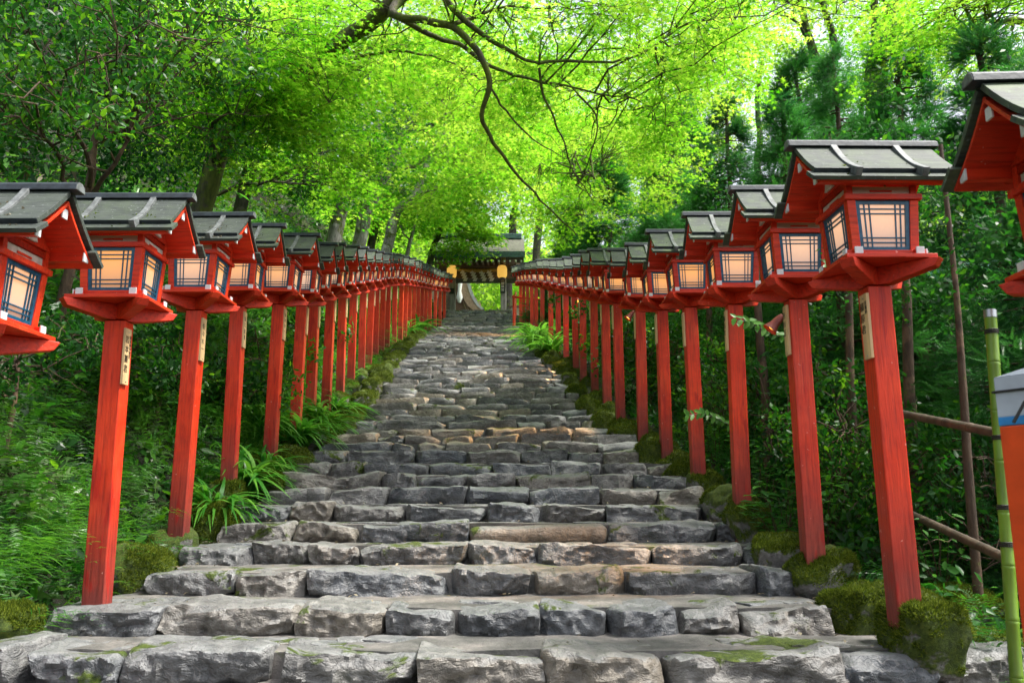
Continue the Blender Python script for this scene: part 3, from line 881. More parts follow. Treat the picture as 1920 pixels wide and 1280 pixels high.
boulder(2.85, 5.75, -.62, .6, .5, .3, 902, 'rounded brownish mossy rock behind the largest one at bottom right')
boulder(-3.08, 5.14, -.63, .80, .42, .28, 903, 'long low moss-covered rock at the lower left edge, beside the second step')
boulder(3.25, 4.55, -1.02, .6, .5, .40, 904, 'small mossy rock in the bottom right corner of the picture')
# a second course of mossy stones where the flight narrows
ORDX = ORD
for side, posts in (('right', RIGHT), ('left', LEFT)):
    for i in range(5, 15):
        x, y, z = posts[i]; yn = posts[i + 1][1]; s = 1 if side == 'right' else -1
        ym = y + (yn - y) * rr.uniform(.05, .3); g = prof(ym); ins = float(np.interp(ym, [6, 10, 14, 20, 30], [0, .2, .42, .55, .45]))
        xe = (xr(ym) - ins * .8 + .05) if s > 0 else (xl(ym) + ins * .8 - .02)
        boulder(xe, ym, g - .09, rr.uniform(.38, .6), rr.uniform(.36, .5), rr.uniform(.34, .48), 1500 + i * 3 + (50 if s > 0 else 0), f'inner mossy rock at the stair edge beside the {ORD[i]} lantern post of the {side} row')

# ------------------------------------------------------------ trees
def disc_leaves(centers, radii, per, normals, size, flat=.06, ntilt=.35, droop=.15):
    """leaves of flat sprays; returns P, leaf normal, size"""
    n = len(centers); N_ = n * per
    C = np.repeat(centers, per, 0); Rr = np.repeat(radii, per); Nn = np.repeat(normals, per, 0)
    X, Y, Z = frames(Nn)
    r = np.sqrt(RS.uniform(0, 1, N_)) * Rr; a = RS.uniform(0, 2 * pi, N_)
    h = RS.normal(size=N_) * flat - droop * r * r / np.maximum(Rr, .01)
    P = C + X * (r * np.cos(a))[:, None] + Y * (r * np.sin(a))[:, None] + Z * h[:, None]
    Ln = Z + RS.normal(size=(N_, 3)) * ntilt
    return P.astype(np.float32), Ln.astype(np.float32), RS.uniform(.65, 1.15, N_) * size

def curve_pts(a, b, n, sag, jit, R_):
    a, b = Vector(a), Vector(b); out = []; L = (b - a).length
    for i in range(n + 1):
        t = i / n; p = a.lerp(b, t)
        p.z += sag * L * sin(pi * t)
        if 0 < i < n: p += Vector((R_.uniform(-1, 1), R_.uniform(-1, 1), R_.uniform(-1, 1))) * jit * L
        out.append(p)
    return out

def ground_under(p): return Vector((p[0], p[1], G(p[0], p[1])))

def tree(name, label, trunk, r0, blobs, bark, leafmat_, leaf, size, sprays, per, spray_r=.45, flat=.05, ntilt=.35, r1=None, limbs=(), seed=0, round_=False, trunk_name='trunk', cat='tree', group=None, twigs=True, root_down=True, tintbias=0.0, limbs_on=True, gap=-.08):
    """trunk: points bottom to top; blobs: (centre, (rx, ry, rz), weight)"""
    R_ = random.Random(seed)
    trunk = [Vector(p) for p in trunk]
    if root_down:
        g = ground_under(trunk[0])
        if g.z < trunk[0].z - .05:
            k = min(.5, (trunk[0].z - g.z) * .15); gp = trunk[0] + Vector((-k, .1, 0)); g = ground_under(gp); trunk.insert(0, Vector((gp.x, gp.y, g.z - .15)))
    base = trunk[0].copy()
    root = empty(name, base, label=label, cat=cat, group=group)
    def loc(p): return Vector(p) - base
    n = len(trunk); r1 = r1 or r0 * .35
    tb = MB()
    # smooth the trunk line
    dense = []
    for i in range(n - 1):
        p0, p1, p2, p3 = trunk[max(i - 1, 0)], trunk[i], trunk[i + 1], trunk[min(i + 2, n - 1)]
        for s in range(5):
            t = s / 5
            q = .5 * ((2 * p1) + (p2 - p0) * t + (2 * p0 - 5 * p1 + 4 * p2 - p3) * t * t + (3 * p1 - p0 - 3 * p2 + p3) * t ** 3)
            q += Vector((noise.noise(q * 1.7), noise.noise(q * 1.7 + Vector((9, 0, 0))), 0)) * r0 * .35
            dense.append(q)
    dense.append(trunk[-1]); m = len(dense)
    rad = [(r0 + (r1 - r0) * (i / (m - 1)) ** .8) * (1 + .35 * max(0, 1 - i / 3) + .12 * noise.noise(dense[i] * 3)) for i in range(m)]
    tb.tube([loc(p) for p in dense], rad, 12)
    tb.build('trunk', bark, root, smooth=60)
    lb_ = MB(); C = []; RR = []; NN = []
    limblines = []
    for (pts, ra, rb_) in limbs:
        pts = [Vector(p) for p in pts]; dn = []
        k = len(pts)
        for i in range(k - 1):
            p0, p1, p2, p3 = pts[max(i - 1, 0)], pts[i], pts[i + 1], pts[min(i + 2, k - 1)]
            for s in range(4):
                t = s / 4
                q = .5 * ((2 * p1) + (p2 - p0) * t + (2 * p0 - 5 * p1 + 4 * p2 - p3) * t * t + (3 * p1 - p0 - 3 * p2 + p3) * t ** 3)
                q += Vector((noise.noise(q * 4), noise.noise(q * 4 + Vector((9, 0, 0))), noise.noise(q * 4 + Vector((0, 9, 0))))) * .03
                dn.append(q)
        dn.append(pts[-1]); kk = len(dn)
        lb_.tube([loc(p) for p in dn], [ra + (rb_ - ra) * i / (kk - 1) for i in range(kk)], 8)
        limblines.append(dn)
    tot = sum(b[2] for b in blobs)
    for (c, rad3, w) in blobs:
        c = Vector(c)
        # limb from the trunk into this part of the crown
        if limbs_on:
            cand = [p for p in dense if p.z < c.z + .3] or dense
            s0 = min(cand, key=lambda p: (p - c).length + R_.uniform(0, .8))
            ln = curve_pts(s0, c, 7, .06, .035, R_)
            L = (c - s0).length
            lb_.tube([loc(p) for p in ln], [max(.012, min(r0 * .5, .014 * L + .015)) * (1 - .75 * i / 7) for i in range(8)], 6)
            own = [ln]
        else: own = []
        near = own + sorted(limblines, key=lambda l: min((p - c).length for p in l))[:2]
        subs = []
        if twigs and near:
            for q in range(13):
                dd = Vector((R_.uniform(-1, 1), R_.uniform(-1, 1), R_.uniform(-.7, .7))); e = c + Vector((dd.x * rad3[0], dd.y * rad3[1], dd.z * rad3[2]))
                l = R_.choice(near); cand = sorted(l, key=lambda s: (s - e).length)[:5]; s0 = R_.choice(cand)
                if (s0 - e).length > 2.6 + r0 * 6: continue
                ln = curve_pts(s0, e, 8, R_.uniform(-.02, .10), .03, R_); LL = (e - s0).length
                lb_.tube([loc(p) for p in ln], [(.006 + .0032 * LL) * (1 - .8 * i / 8) for i in range(9)], 5); subs.append(ln)
            near = subs or near
        for q in range(max(1, int(sprays * w / tot))):
            while True:
                d = Vector((R_.uniform(-1, 1), R_.uniform(-1, 1), R_.uniform(-1, 1)))
                if .25 < d.length < 1: break
            p = c + Vector((d.x * rad3[0], d.y * rad3[1], d.z * rad3[2]))
            if noise.noise(p * 1.0 + Vector((seed, 0, 0))) < gap: continue   # gaps
            C.append(p); RR.append(spray_r * R_.uniform(.6, 1.3))
            o_ = (p - c); o_.z = 0
            if o_.length > 0: o_.normalize()
            NN.append(Vector((o_.x * .28, o_.y * .28, 1)) if not round_ else Vector((R_.uniform(-1, 1), R_.uniform(-1, 1), R_.uniform(-.2, 1))))
            if twigs and near:
                s0 = R_.choice(sorted((s for l in near for s in l[2:]), key=lambda s: (s - p).length)[:4])
                if (s0 - p).length < 1.3:
                    tw = curve_pts(s0, p, 4, .05, .05, R_)
                    lb_.tube([loc(t_) for t_ in tw], [.007, .006, .005, .004, .003], 4, caps=False)
    lb_.build('branches', bark, root, smooth=60)
    C = np.array([list(c) for c in C], dtype=np.float32); RR = np.array(RR); NN = np.array([list(c) for c in NN], dtype=np.float32)
    P, Ln, S = disc_leaves(C, RR, per, NN, size, flat=flat if not round_ else spray_r * .45, ntilt=ntilt)
    P -= np.array(list(base), dtype=np.float32)
    X, Y, Z = frames(Ln)
    nl = len(P)
    ct = np.repeat(RS.uniform(0, 1, len(C)), per)
    tint = np.clip(.5 + (ct - .5) * .8 + RS.normal(size=nl) * .13 + tintbias, 0, 1)
    scatter('crown', leaf[0], leaf[1], P, X, Y, Z, S, leafmat_, tint, root)
    return root

A = at
# 1 great maple whose mossy limb reaches over the steps from the upper left
tree('maple_tree', 'big maple with a thick mossy limb reaching over the steps from the upper left', [A(395, 340, 11.5), A(440, 240, 11.3), (A(560, 150, 10.6)), A(650, 75, 10), A(745, 5, 9.4), A(830, -70, 9.2)], .16,
     [(A(770, 90, 11.2), (1.8, 1.6, .8), 1.0), (A(1000, 60, 10), (1.9, 2.4, .9), 1.2), (A(1250, 90, 11), (1.9, 2.4, 1.0), 1.3), (A(1120, 210, 12.5), (1.9, 2.4, 1.0), 1.3), (A(900, 190, 12.5), (1.6, 2.2, .9), 1.0),
      (A(1065, 360, 14), (.9, 1.8, .7), .6), (A(1350, -40, 10), (2.2, 2.4, .9), 1.1), (A(560, 60, 10), (1.8, 2, 1.0), .9), (A(900, -80, 8.5), (2.5, 2.4, .7), .8), (A(1180, 330, 15), (1.3, 2, 1.1), .8)],
     M['bark_mossy'], M['maple'], STAR5, .062, 1150, 62, .42, .03, r1=.09, seed=3, tintbias=.05, limbs_on=False,
     limbs=[([A(760, -10, 9.3), A(735, 25, 9.1), A(790, 38, 9), A(850, 52, 9), A(890, 90, 9), A(912, 130, 9.1), A(916, 170, 9.2), A(903, 215, 9.4), A(925, 270, 9.7), A(960, 315, 10), A(990, 350, 10.3), A(1040, 400, 10.8), A(1080, 440, 11.2)], .055, .008),
            ([A(735, 25, 9.1), A(800, 62, 9.3), A(860, 85, 9.6), A(900, 112, 9.8), A(950, 137, 10), A(1010, 152, 10.3), A(1060, 162, 10.6), A(1130, 178, 11), A(1190, 184, 11.4)], .035, .008),
            ([A(830, -60, 9.2), A(832, -10, 9), A(880, 45, 9), A(930, 82, 9.2), A(975, 105, 9.4), A(1010, 120, 9.6)], .05, .014),
            ([A(1010, 120, 9.6), A(1060, 113, 9.8), A(1150, 115, 10), A(1215, 95, 10.2), A(1262, 58, 10.4)], .024, .008),
            ([A(1010, 128, 9.6), A(1018, 175, 9.8), A(1040, 225, 10), A(1058, 268, 10.3), A(1075, 320, 10.7), A(1110, 372, 11)], .018, .006),
            ([A(1085, 180, 10.8), A(1118, 215, 11), A(1117, 255, 11), A(1100, 310, 11.2), A(1085, 345, 11.4)], .015, .005),
            ([A(915, 160, 9.2), A(950, 210, 9.6), A(1000, 262, 10.2), A(1060, 300, 10.8)], .016, .005),
            ([A(560, 150, 10.6), A(640, 118, 10.4), A(740, 96, 10.4), A(830, 112, 10.8), A(900, 150, 11.2)], .03, .008),
            ([A(440, 240, 11.3), A(560, 150, 12), A(640, 105, 12.5), A(720, 90, 13)], .02, .006),
            ([A(850, 50, 9), A(900, 28, 9.2), A(960, 10, 9.4)], .03, .012)])
# 2-5 maples behind it on the left bank
tree('maple_tree', 'pale-trunked maple leaning right over the middle of the left lantern row', [A(684, 409, 24), A(721, 326, 24), A(742, 277, 24.2), A(768, 230, 24.4), A(781, 195, 24.5), A(785, 140, 24.8), A(790, 60, 25)], .23,
     [(A(700, 170, 23), (3.0, 2.8, 1.6), 1), (A(860, 180, 22), (2.8, 2.6, 1.3), 1), (A(800, 40, 22), (3.6, 3, 1.5), 1), (A(920, 290, 22), (2.2, 2.4, 1.1), .8)], M['bark_pale'], M['maple'], STAR5, .10, 560, 54, .75, .05, seed=5,
     limbs=[([A(762, 252, 24.3), A(781, 244, 24), A(812, 232, 23.6), A(838, 214, 23.3)], .10, .05), ([A(742, 277, 24.2), A(690, 200, 24), A(655, 150, 23.8)], .09, .04)])
tree('maple_tree', 'second pale maple with a forked trunk rising behind the left lantern row', [A(731, 445, 32), A(747, 397, 32), A(777, 367, 32), A(800, 311, 32.5), A(835, 230, 33), A(850, 120, 33.5)], .25,
     [(A(825, 355, 31), (2.4, 2.5, 1.0), .8), (A(880, 270, 31), (3.6, 3, 1.6), 1), (A(1010, 250, 32), (3.2, 3, 1.8), 1), (A(880, 120, 32), (4.2, 3, 2.4), 1)], M['bark_pale'], M['maple'], STAR3, .15, 460, 52, 1.0, .07, seed=8,
     limbs=[([A(777, 367, 32), A(830, 350, 31.6), A(880, 352, 31.3)], .08, .03)])
tree('maple_tree', 'slender dark maple standing just before the shrine gate', [A(806, 492, 45.5), A(816, 455, 45.5), A(834, 405, 45.5), A(850, 330, 46), A(860, 250, 46)], .24,
     [(A(828, 415, 45), (2.3, 2.5, .8), .7), (A(845, 395, 43), (2.6, 3, .8), .8), (A(860, 330, 45), (4.2, 3, 2.2), 1), (A(970, 290, 45), (4.8, 3, 1.8), 1.2), (A(862, 466, 44), (1.3, 1.2, .30), .22), (A(895, 448, 45), (1.9, 1.2, .30), .3)], M['bark_dark'], M['maple'], STAR3, .20, 480, 50, 1.2, .09, seed=9)
tree('maple_tree', 'thin straight young maple between the pale maples and the gate', [A(765, 470, 38), A(775, 430, 38), A(788, 385, 38), A(795, 320, 38.5)], .12,
     [(A(770, 350, 38), (3.2, 2.4, 2.0), 1), (A(700, 380, 36), (2.6, 2, 1.3), .7)], M['bark_pale'], M['maple2'], STAR3, .17, 230, 52, 1.0, .07, seed=10)
tree('maple_tree', 'bright maple with layered leaves above the left lantern roofs', [A(395, 320, 13), A(412, 262, 13), A(440, 190, 13.2), A(460, 90, 13.5)], .16,
     [(A(520, 150, 9.8), (1.4, 1.0, .8), 1.1), (A(440, 60, 10.5), (1.8, 1.4, 1.0), 1), (A(430, 210, 9.8), (1.0, .9, .6), .7), (A(560, 260, 12), (1.5, 1.4, .8), 1.0), (A(600, 340, 13), (1.1, 1.5, .6), .6), (A(620, 50, 13), (1.8, 2, .9), .8)], M['bark_dark'], M['maple'], STAR5, .066, 520, 60, .45, .03, seed=12, tintbias=-.08)
tree('broadleaf_tree', 'dark evergreen tree with hanging leaves behind the bright left maple', [A(632, 418, 20), A(655, 370, 20), A(672, 300, 20.2), A(690, 200, 20.6)], .24,
     [(A(680, 210, 19), (1.4, 1.4, 1.7), 1), (A(560, 200, 18.5), (1.9, 1.6, 1.9), 1), (A(640, 320, 18), (1.2, 1.2, .8), .6)], M['bark_pale'], M['broad'], KITE, .10, 330, 60, .38, .1, .8, seed=14, round_=True)
tree('broadleaf_tree', 'camellia with glossy oval leaves overhanging the top left corner', [A(165, 352, 8.2), A(172, 300, 8.2), A(182, 240, 8.2), A(200, 170, 8.4), A(235, 80, 8.4)], .055,
     [(A(90, 90, 6.4), (1.5, 1.1, .9), 1.3), (A(260, 60, 7.6), (1.2, 1.2, .9), 1.1), (A(200, 190, 8.2), (1.2, 1.0, .65), 1.0), (A(40, 190, 6.2), (.8, .9, .6), .7), (A(330, 150, 9), (1.1, 1.1, .9), .9), (A(330, 10, 8), (1.4, 1.3, .8), .8)], M['bark_brown'], M['broad'], OVAL, .072, 700, 34, .26, .1, .75, seed=15, round_=True, tintbias=.12, gap=.08,
     limbs=[([A(172, 360, 8.2), A(205, 320, 8.1), A(240, 262, 8.0), A(262, 200, 8)], .028, .012), ([A(178, 262, 8.2), A(215, 250, 8.1), A(232, 240, 8.0)], .022, .012), ([A(200, 170, 8.4), A(240, 110, 8.2), A(300, 60, 8)], .022, .01)])
tree('broadleaf_tree', 'tall shadowy evergreen high on the left bank behind the camellia', [A(40, 330, 12), A(60, 230, 12), A(90, 100, 12), A(110, -60, 12.5)], .18,
     [(A(60, 110, 11.5), (2.0, 2, 2.2), 1), (A(230, 100, 12.5), (2.2, 2, 2.0), 1), (A(330, 230, 13), (1.6, 1.6, 1.3), .8), (A(-60, 260, 10), (1.6, 1.6, 1.2), .6)], M['bark_dark'], M['broad'], KITE, .10, 480, 52, .45, .1, .8, seed=16, round_=True, tintbias=-.3)
tree('maple_tree', 'lime green maple in full light high on the left bank beyond the evergreens', [A(470, 300, 19), A(480, 230, 19), A(500, 120, 19.5), A(520, -20, 20)], .18,
     [(A(470, 120, 19), (3.0, 2.6, 2.0), 1), (A(350, 200, 19), (2.6, 2.5, 1.8), .9), (A(600, 120, 20), (3.0, 2.6, 1.8), 1), (A(440, 290, 18), (2.2, 2, .8), .7)], M['bark_dark'], M['maple'], STAR3, .11, 560, 54, .75, .06, seed=17)
# far maples round the gate
for k, (lab, px, py, F, bl, mt) in enumerate([
    ('broad lime maple crown rising directly above the gate roof', 960, 440, 56, [((930, 330), (5.5, 4, 3.2)), ((1060, 280, ), (5, 4, 3.5)), ((840, 260), (5, 4, 3))], 'maple'),
    ('yellow-green maple right of the gate behind the right lantern row', 1100, 470, 42, [((1080, 380), (3.2, 3, 2.2)), ((1150, 300), (3.6, 3, 2.6)), ((1040, 300), (3, 3, 2.2))], 'maple'),
    ('light green maple behind the middle of the right lantern row', 1240, 420, 34, [((1230, 300), (3.2, 3, 2.4)), ((1160, 200), (3.8, 3, 2.6)), ((1300, 220), (3, 3, 2))], 'maple'),
    ('distant green tree left of the gate behind the left lanterns', 700, 440, 38, [((700, 360), (4.2, 3, 2.2)), ((620, 300), (4, 3, 2.4)), ((780, 300), (3.6, 3, 2.4))], 'maple2'),
    ('bright distant maple on the ridge at the upper centre', 1010, 430, 66, [((1000, 180), (8, 5, 4.5)), ((1130, 140), (7, 5, 4)), ((870, 150), (8, 5, 4.5))], 'maple'),
    ('pale green maple behind the cedars at the upper right', 1420, 330, 30, [((1380, 110), (3.0, 3, 1.8)), ((1310, 60), (3.4, 3, 2.0))], 'maple'),
    ('mid-green maple filling the gap behind the cedars at the top right', 1610, 380, 26, [((1600, 140), (2.6, 2.5, 1.6)), ((1700, 90), (2.6, 2.5, 1.8)), ((1560, 240), (2.4, 2.4, 1.6))], 'maple2')]):
    tree('maple_tree', lab, [A(px, py, F), A(px + 5, py - 60, F), A(px, py - 140, F + .5), A(px + 10, py - 220, F + 1)], F * .006, [(A(b[0][0], b[0][1], F), b[1], 1) for b in bl],
         M['bark_dark'], M[mt], STAR3, F * .0048, 420, 46, F * .028, .1, seed=30 + k, tintbias=.12 if mt == 'maple' else .0, twigs=False)
# right: two tall trunks against the white sky and the maple in the corner
tree('maple_tree', 'tall tree with a curved bare trunk against the white sky at upper right', [A(1552, 175, 17), A(1538, 125, 17), A(1516, 70, 17), A(1502, 10, 17), A(1490, -60, 17)], .15,
     [(A(1440, 20, 16), (1.6, 2, .9), 1), (A(1580, -60, 17), (2.4, 2, 1.0), 1), (A(1380, -20, 16), (1.6, 2, .9), .8)], M['bark_dark'], M['maple'], STAR5, .08, 130, 54, .55, .04, seed=41,
     limbs=[([A(1570, 110, 17), A(1560, 60, 17), A(1540, 0, 17), A(1530, -50, 17)], .09, .06)])
tree('broadleaf_tree', 'thick forked trunk rising through the cedar tops at the top right', [A(1640, 190, 16), A(1652, 110, 16), A(1668, 40, 16), A(1690, -50, 16)], .22,
     [(A(1700, -40, 16), (2.4, 2, .8), 1), (A(1600, -70, 15), (2, 2, .6), .6)], M['bark_dark'], M['maple'], STAR5, .085, 90, 54, .55, .04, seed=42,
     limbs=[([A(1645, 110, 16), A(1640, 50, 16), A(1640, -30, 16)], .10, .07)])
tree('maple_tree', 'lime maple branch system filling the top right corner', [A(2050, 300, 9.5), A(1990, 120, 9.4), A(1915, 38, 9.3), A(1850, 62, 9.2), A(1832, 92, 9.2)], .05,
     [(A(1790, 30, 9.2), (1.1, 1.4, .55), 1), (A(1900, 70, 9.2), (.8, 1.2, .6), 1), (A(1860, -30, 9), (1.2, 1.4, .5), .8), (A(1720, 70, 11), (.8, 1.2, .5), .6)], M['bark_mossy'], M['maple'], STAR5, .062, 170, 58, .36, .03, r1=.025, seed=43, root_down=False,
     limbs=[([A(1832, 92, 9.2), A(1825, 50, 9.2), A(1800, 5, 9.2), A(1775, 22, 9.3)], .028, .012), ([A(1838, 80, 9.2), A(1862, 45, 9.1), A(1850, 10, 9.1)], .02, .01)])

# ------------------------------------------------------------ cedars
def cedar(label, x, y, top, R0, n_br, seed, near, zlow=None, tb=0.0, size=.2, name='cedar_tree', shp=None):
    R_ = random.Random(seed); g = G(x, y); base = Vector((x, y, g)); H = top - g
    root = empty(name, base, label=label, cat='cedar tree', group='cedars behind the right lantern row')
    tbm = MB(); pts = [Vector((noise.noise(Vector((0, 0, i * .7 + seed))) * .12, noise.noise(Vector((5, 0, i * .7 + seed))) * .12, -.1 + H * i / 8)) for i in range(9)]
    tbm.tube(pts, [.085 * (1 - .8 * i / 8) + .012 for i in range(9)], 9)
    tbm.build('trunk', M['bark_brown'], root, smooth=60)
    bb = MB(); P = []; D = []; U = []; T = []
    zl = zlow if zlow is not None else .25
    for b in range(n_br):
        t = zl + (1 - zl) * (b + R_.random()) / n_br
        zb = H * t; L = R0 * (1.08 - t) * R_.uniform(.6, 1.15) * (1.15 if t < .7 else 1)
        a = R_.uniform(0, 2 * pi); d = Vector((cos(a), sin(a), 0))
        k = 6; line = []
        for i in range(k + 1):
            s = i / k
            line.append(Vector((pts[0].x, 0, zb)) + d * L * s + Vector((0, 0, L * (.28 * s - .55 * s * s + .25 * s ** 4))) + Vector((R_.uniform(-1, 1), R_.uniform(-1, 1), R_.uniform(-1, 1))) * .03 * L)
        bb.tube(line, [.018 * (1 - .8 * i / k) for i in range(k + 1)], 4, caps=False)
        tint = R_.random()
        ns = int((32 if near else 24) * L / 1.0 + 8)
        for q in range(ns):
            s = R_.uniform(.15, 1.0) ** .8; i = min(int(s * k), k - 1); p = line[i].lerp(line[i + 1], s * k - i)
            side = R_.choice((-1, 1)); w = (1 - s) * .45 * L * R_.uniform(.2, 1) + .05
            lat = Vector((-d.y, d.x, 0)) * side
            p = p + lat * w + d * w * .5 - Vector((0, 0, w * .25 + R_.uniform(-.05, .08)))
            P.append(p); D.append((d * R_.uniform(.5, 1) + lat * R_.uniform(.1, .9) + Vector((0, 0, R_.uniform(-.45, .25)))).normalized()); U.append(Vector((R_.uniform(-.4, .4), R_.uniform(-.4, .4), 1)))
            T.append(min(1, max(0, .32 + .4 * tint + .6 * (s - .5) + R_.uniform(-.15, .25) + tb)))
    bb.build('branches', M['bark_brown'], root)
    P = np.array([list(p) for p in P], dtype=np.float32); D = np.array([list(p) for p in D], dtype=np.float32); U = np.array([list(p) for p in U], dtype=np.float32); T = np.array(T)
    rep = 3
    P = np.repeat(P, rep, 0) + RS.normal(size=(len(P) * rep, 3)) * .035; D = np.repeat(D, rep, 0) + RS.normal(size=(len(D) * rep, 3)) * .45; U = np.repeat(U, rep, 0); T = np.clip(np.repeat(T, rep) + RS.normal(size=len(T) * rep) * .1, 0, 1)
    X = D / np.linalg.norm(D, axis=1, keepdims=True); Zp = U - X * np.sum(U * X, 1, keepdims=True); Zp /= np.linalg.norm(Zp, axis=1, keepdims=True); Y = np.cross(Zp, X)
    sh = shp or (SHOOTN if near else SHOOT)
    scatter('crown', sh[0], sh[1], P.astype(np.float32), X, Y, Zp, RS.uniform(.7, 1.25, len(P)) * size, M['cedar'], T, root)
def topz(x, y, ytarget):  # height that reaches image row ytarget at this distance
    return ray(960, ytarget)[1] * y
for k, (lab, x, y, yt, R0, n, near, zl, sz) in enumerate([
    ('cedar with drooping sprays close behind the nearest right lanterns', 4.35, 6.4, 90, 1.25, 120, True, .12, .17),
    ('cedar rising between the two nearest full right lanterns', 5.0, 8.3, 60, 1.6, 130, True, .12, .19),
    ('wide cedar with bright tufted tips above the nearest right lantern roof', 6.2, 7.6, 120, 1.6, 130, True, .2, .20),
    ('dark cedar at the right edge behind the bamboo pole', 4.9, 4.9, 330, 1.0, 80, True, .2, .15),
    ('cedar behind the third full right lantern', 3.95, 9.9, 240, 1.3, 110, True, .12, .18),
    ('tall cedar behind the third full right lantern, further from the steps', 5.7, 11.6, 60, 2.1, 150, False, .15, .24),
    ('cedar filling the gap between the bare trunks at the upper right', 5.6, 13.6, 95, 1.7, 120, False, .2, .24),
    ('cedar above the fourth full right lantern roof', 4.3, 12.6, 190, 1.7, 125, False, .12, .23),
    ('cedar above the fifth full right lantern roof', 4.2, 15.6, 190, 1.9, 125, False, .12, .26),
    ('tall cedar far behind the fifth full right lantern', 6.0, 16.5, 100, 2.5, 140, False, .15, .28),
    ('cedar with feathery green sprays where the right row turns dense', 3.8, 19.5, 240, 1.9, 115, False, .12, .30),
    ('cedar behind the dense middle of the right row', 4.9, 23.0, 190, 2.6, 120, False, .12, .34),
    ('dark cedar over the far part of the right row', 3.3, 27.5, 300, 2.1, 100, False, .12, .38),
    ('last dark cedar before the gate on the right side', 2.6, 35.0, 385, 2.0, 80, False, .12, .46)]):
    cedar(lab, x, y, topz(x, y, yt), R0, n, 60 + k, near, zl, tb=(.22 if k in (2, 4, 6, 10) else .05), size=sz)

# thin bare trunks in the shade behind the right lanterns
for k, (pts, r, F, lab) in enumerate([
    ([(1793, 545), (1800, 640), (1808, 760), (1815, 880), (1822, 1010)], .032, 5.6, 'thin brown trunk standing beside the bamboo rails at right'),
    ([(1420, 560), (1425, 640), (1436, 740), (1440, 860)], .06, 9.5, 'brown trunk seen between the second and third full right lanterns'),
    ([(1592, 560), (1594, 700), (1598, 850)], .045, 8.0, 'shaded trunk just left of the nearest full right post'),
    ([(1700, 560), (1704, 720), (1712, 930)], .05, 7.0, 'shaded trunk just right of the nearest full right post'),
    ([(1330, 600), (1332, 700), (1334, 800)], .06, 12.5, 'shaded trunk between the third and fourth full right posts')]):
    P = [at(px, py, F) for px, py in pts][::-1]
    b = MB(); base = ground_under(P[0]); P[0] = Vector((P[0].x, P[0].y, min(P[0].z, base.z - .05))); o0 = P[0].copy()
    up = P[-1] + Vector((.05, .1, 1.1))
    P.append(up)
    root = empty('slender_trunk_tree', o0, label=lab, cat='tree', group='thin trunks in the shade on the right')
    b.tube([p - o0 for p in P], [r * (1 - .1 * i) for i in range(len(P))], 10); b.build('trunk', M['bark_brown'], root, smooth=60)
    C = np.array([list(up + Vector((random.uniform(-.7, .7), random.uniform(-.7, .7), random.uniform(-1.2, .4))) - o0) for _ in range(52)], dtype=np.float32)
    Pq, Ln, S = disc_leaves(C, np.full(52, .26), 30, RS.normal(size=(52, 3)) + [0, 0, 1], .055, .05, .6)
    X, Y, Z = frames(Ln); scatter('crown', KITE[0], KITE[1], Pq, X, Y, Z, S, M['broad'], RS.uniform(0, .7, len(Pq)), root)

# ------------------------------------------------------------ undergrowth
def slope_points(n, fx, y0, y1, power=1.6):
    out = []
    while len(out) < n:
        y = y0 + (y1 - y0) * random.random() ** power; x = fx(y)
        out.append((x, y))
    return out
def leftx(spread): return lambda y: xl(y) - .16 - abs(random.gauss(0, 1)) * spread * (1 + y / 40)
def rightx(spread, off=.35): return lambda y: xr(y) + off + abs(random.gauss(0, 1)) * spread * (1 + y / 40)

def clumps(name, label, pts, tmpl, mat, per, size, spread_dir, lift, tint, cat=None, kind='stuff', nscale=1.0, outward=0.0, side=-1):
    P = []; D = []; T = []; S = []
    for (x, y) in pts:
        z = G(x, y); c = random.random(); sc_ = random.uniform(.7, 1.3)
        far = 1 + max(0, y - 12) / 22 * nscale
        pp = max(3, int(per / far))
        for q in range(pp):
            a = random.uniform(0, 2 * pi)
            P.append((x + random.gauss(0, .04), y + random.gauss(0, .04), z + random.uniform(-.02, .02)))
            D.append((cos(a) - side * outward, sin(a), lift * random.uniform(.2, 1.2)))
            T.append(min(1, max(0, tint + (c - .5) * .5 + random.gauss(0, .12)))); S.append(size * sc_ * random.uniform(.6, 1.15) * (far ** .45))
    P = np.array(P, dtype=np.float32); D = np.array(D, dtype=np.float32)
    X = D / np.linalg.norm(D, axis=1, keepdims=True); U = np.zeros_like(X) + [0, 0, 1] + RS.normal(size=X.shape) * .2
    Z = U - X * np.sum(U * X, 1, keepdims=True); Z /= np.linalg.norm(Z, axis=1, keepdims=True)
    return scatter(name, tmpl[0], tmpl[1], P, X, np.cross(Z, X), Z, np.array(S), mat, np.array(T), label=label, kind=kind, **({'cat': cat} if cat else {}))

clumps('fern_undergrowth', 'ferns covering the bank behind the left lanterns', slope_points(800, leftx(1.3), 3.2, 40), FERN, M['fern'], 7, .56, 1, .55, .75, cat='ferns', side=-1, outward=.5)
clumps('bank_grass', 'fine arching grass on the bank behind the left lanterns', slope_points(1300, leftx(1.4), 8.5, 42, 1.1), BLADE, M['grass'], 20, .5, 1, .5, .62, cat='grass', side=-1, outward=.6)
clumps('fern_undergrowth', 'ferns and shade plants under the cedars on the right', slope_points(420, rightx(1.0), 3.4, 36), FERN, M['fern'], 6, .36, 1, .5, .35, cat='ferns')
clumps('grass', 'short grass among the plants on the right of the steps', slope_points(360, rightx(.8, .3), 3.4, 40, 1.2), BLADE, M['grass'], 14, .32, 1, .6, .4, cat='grass')

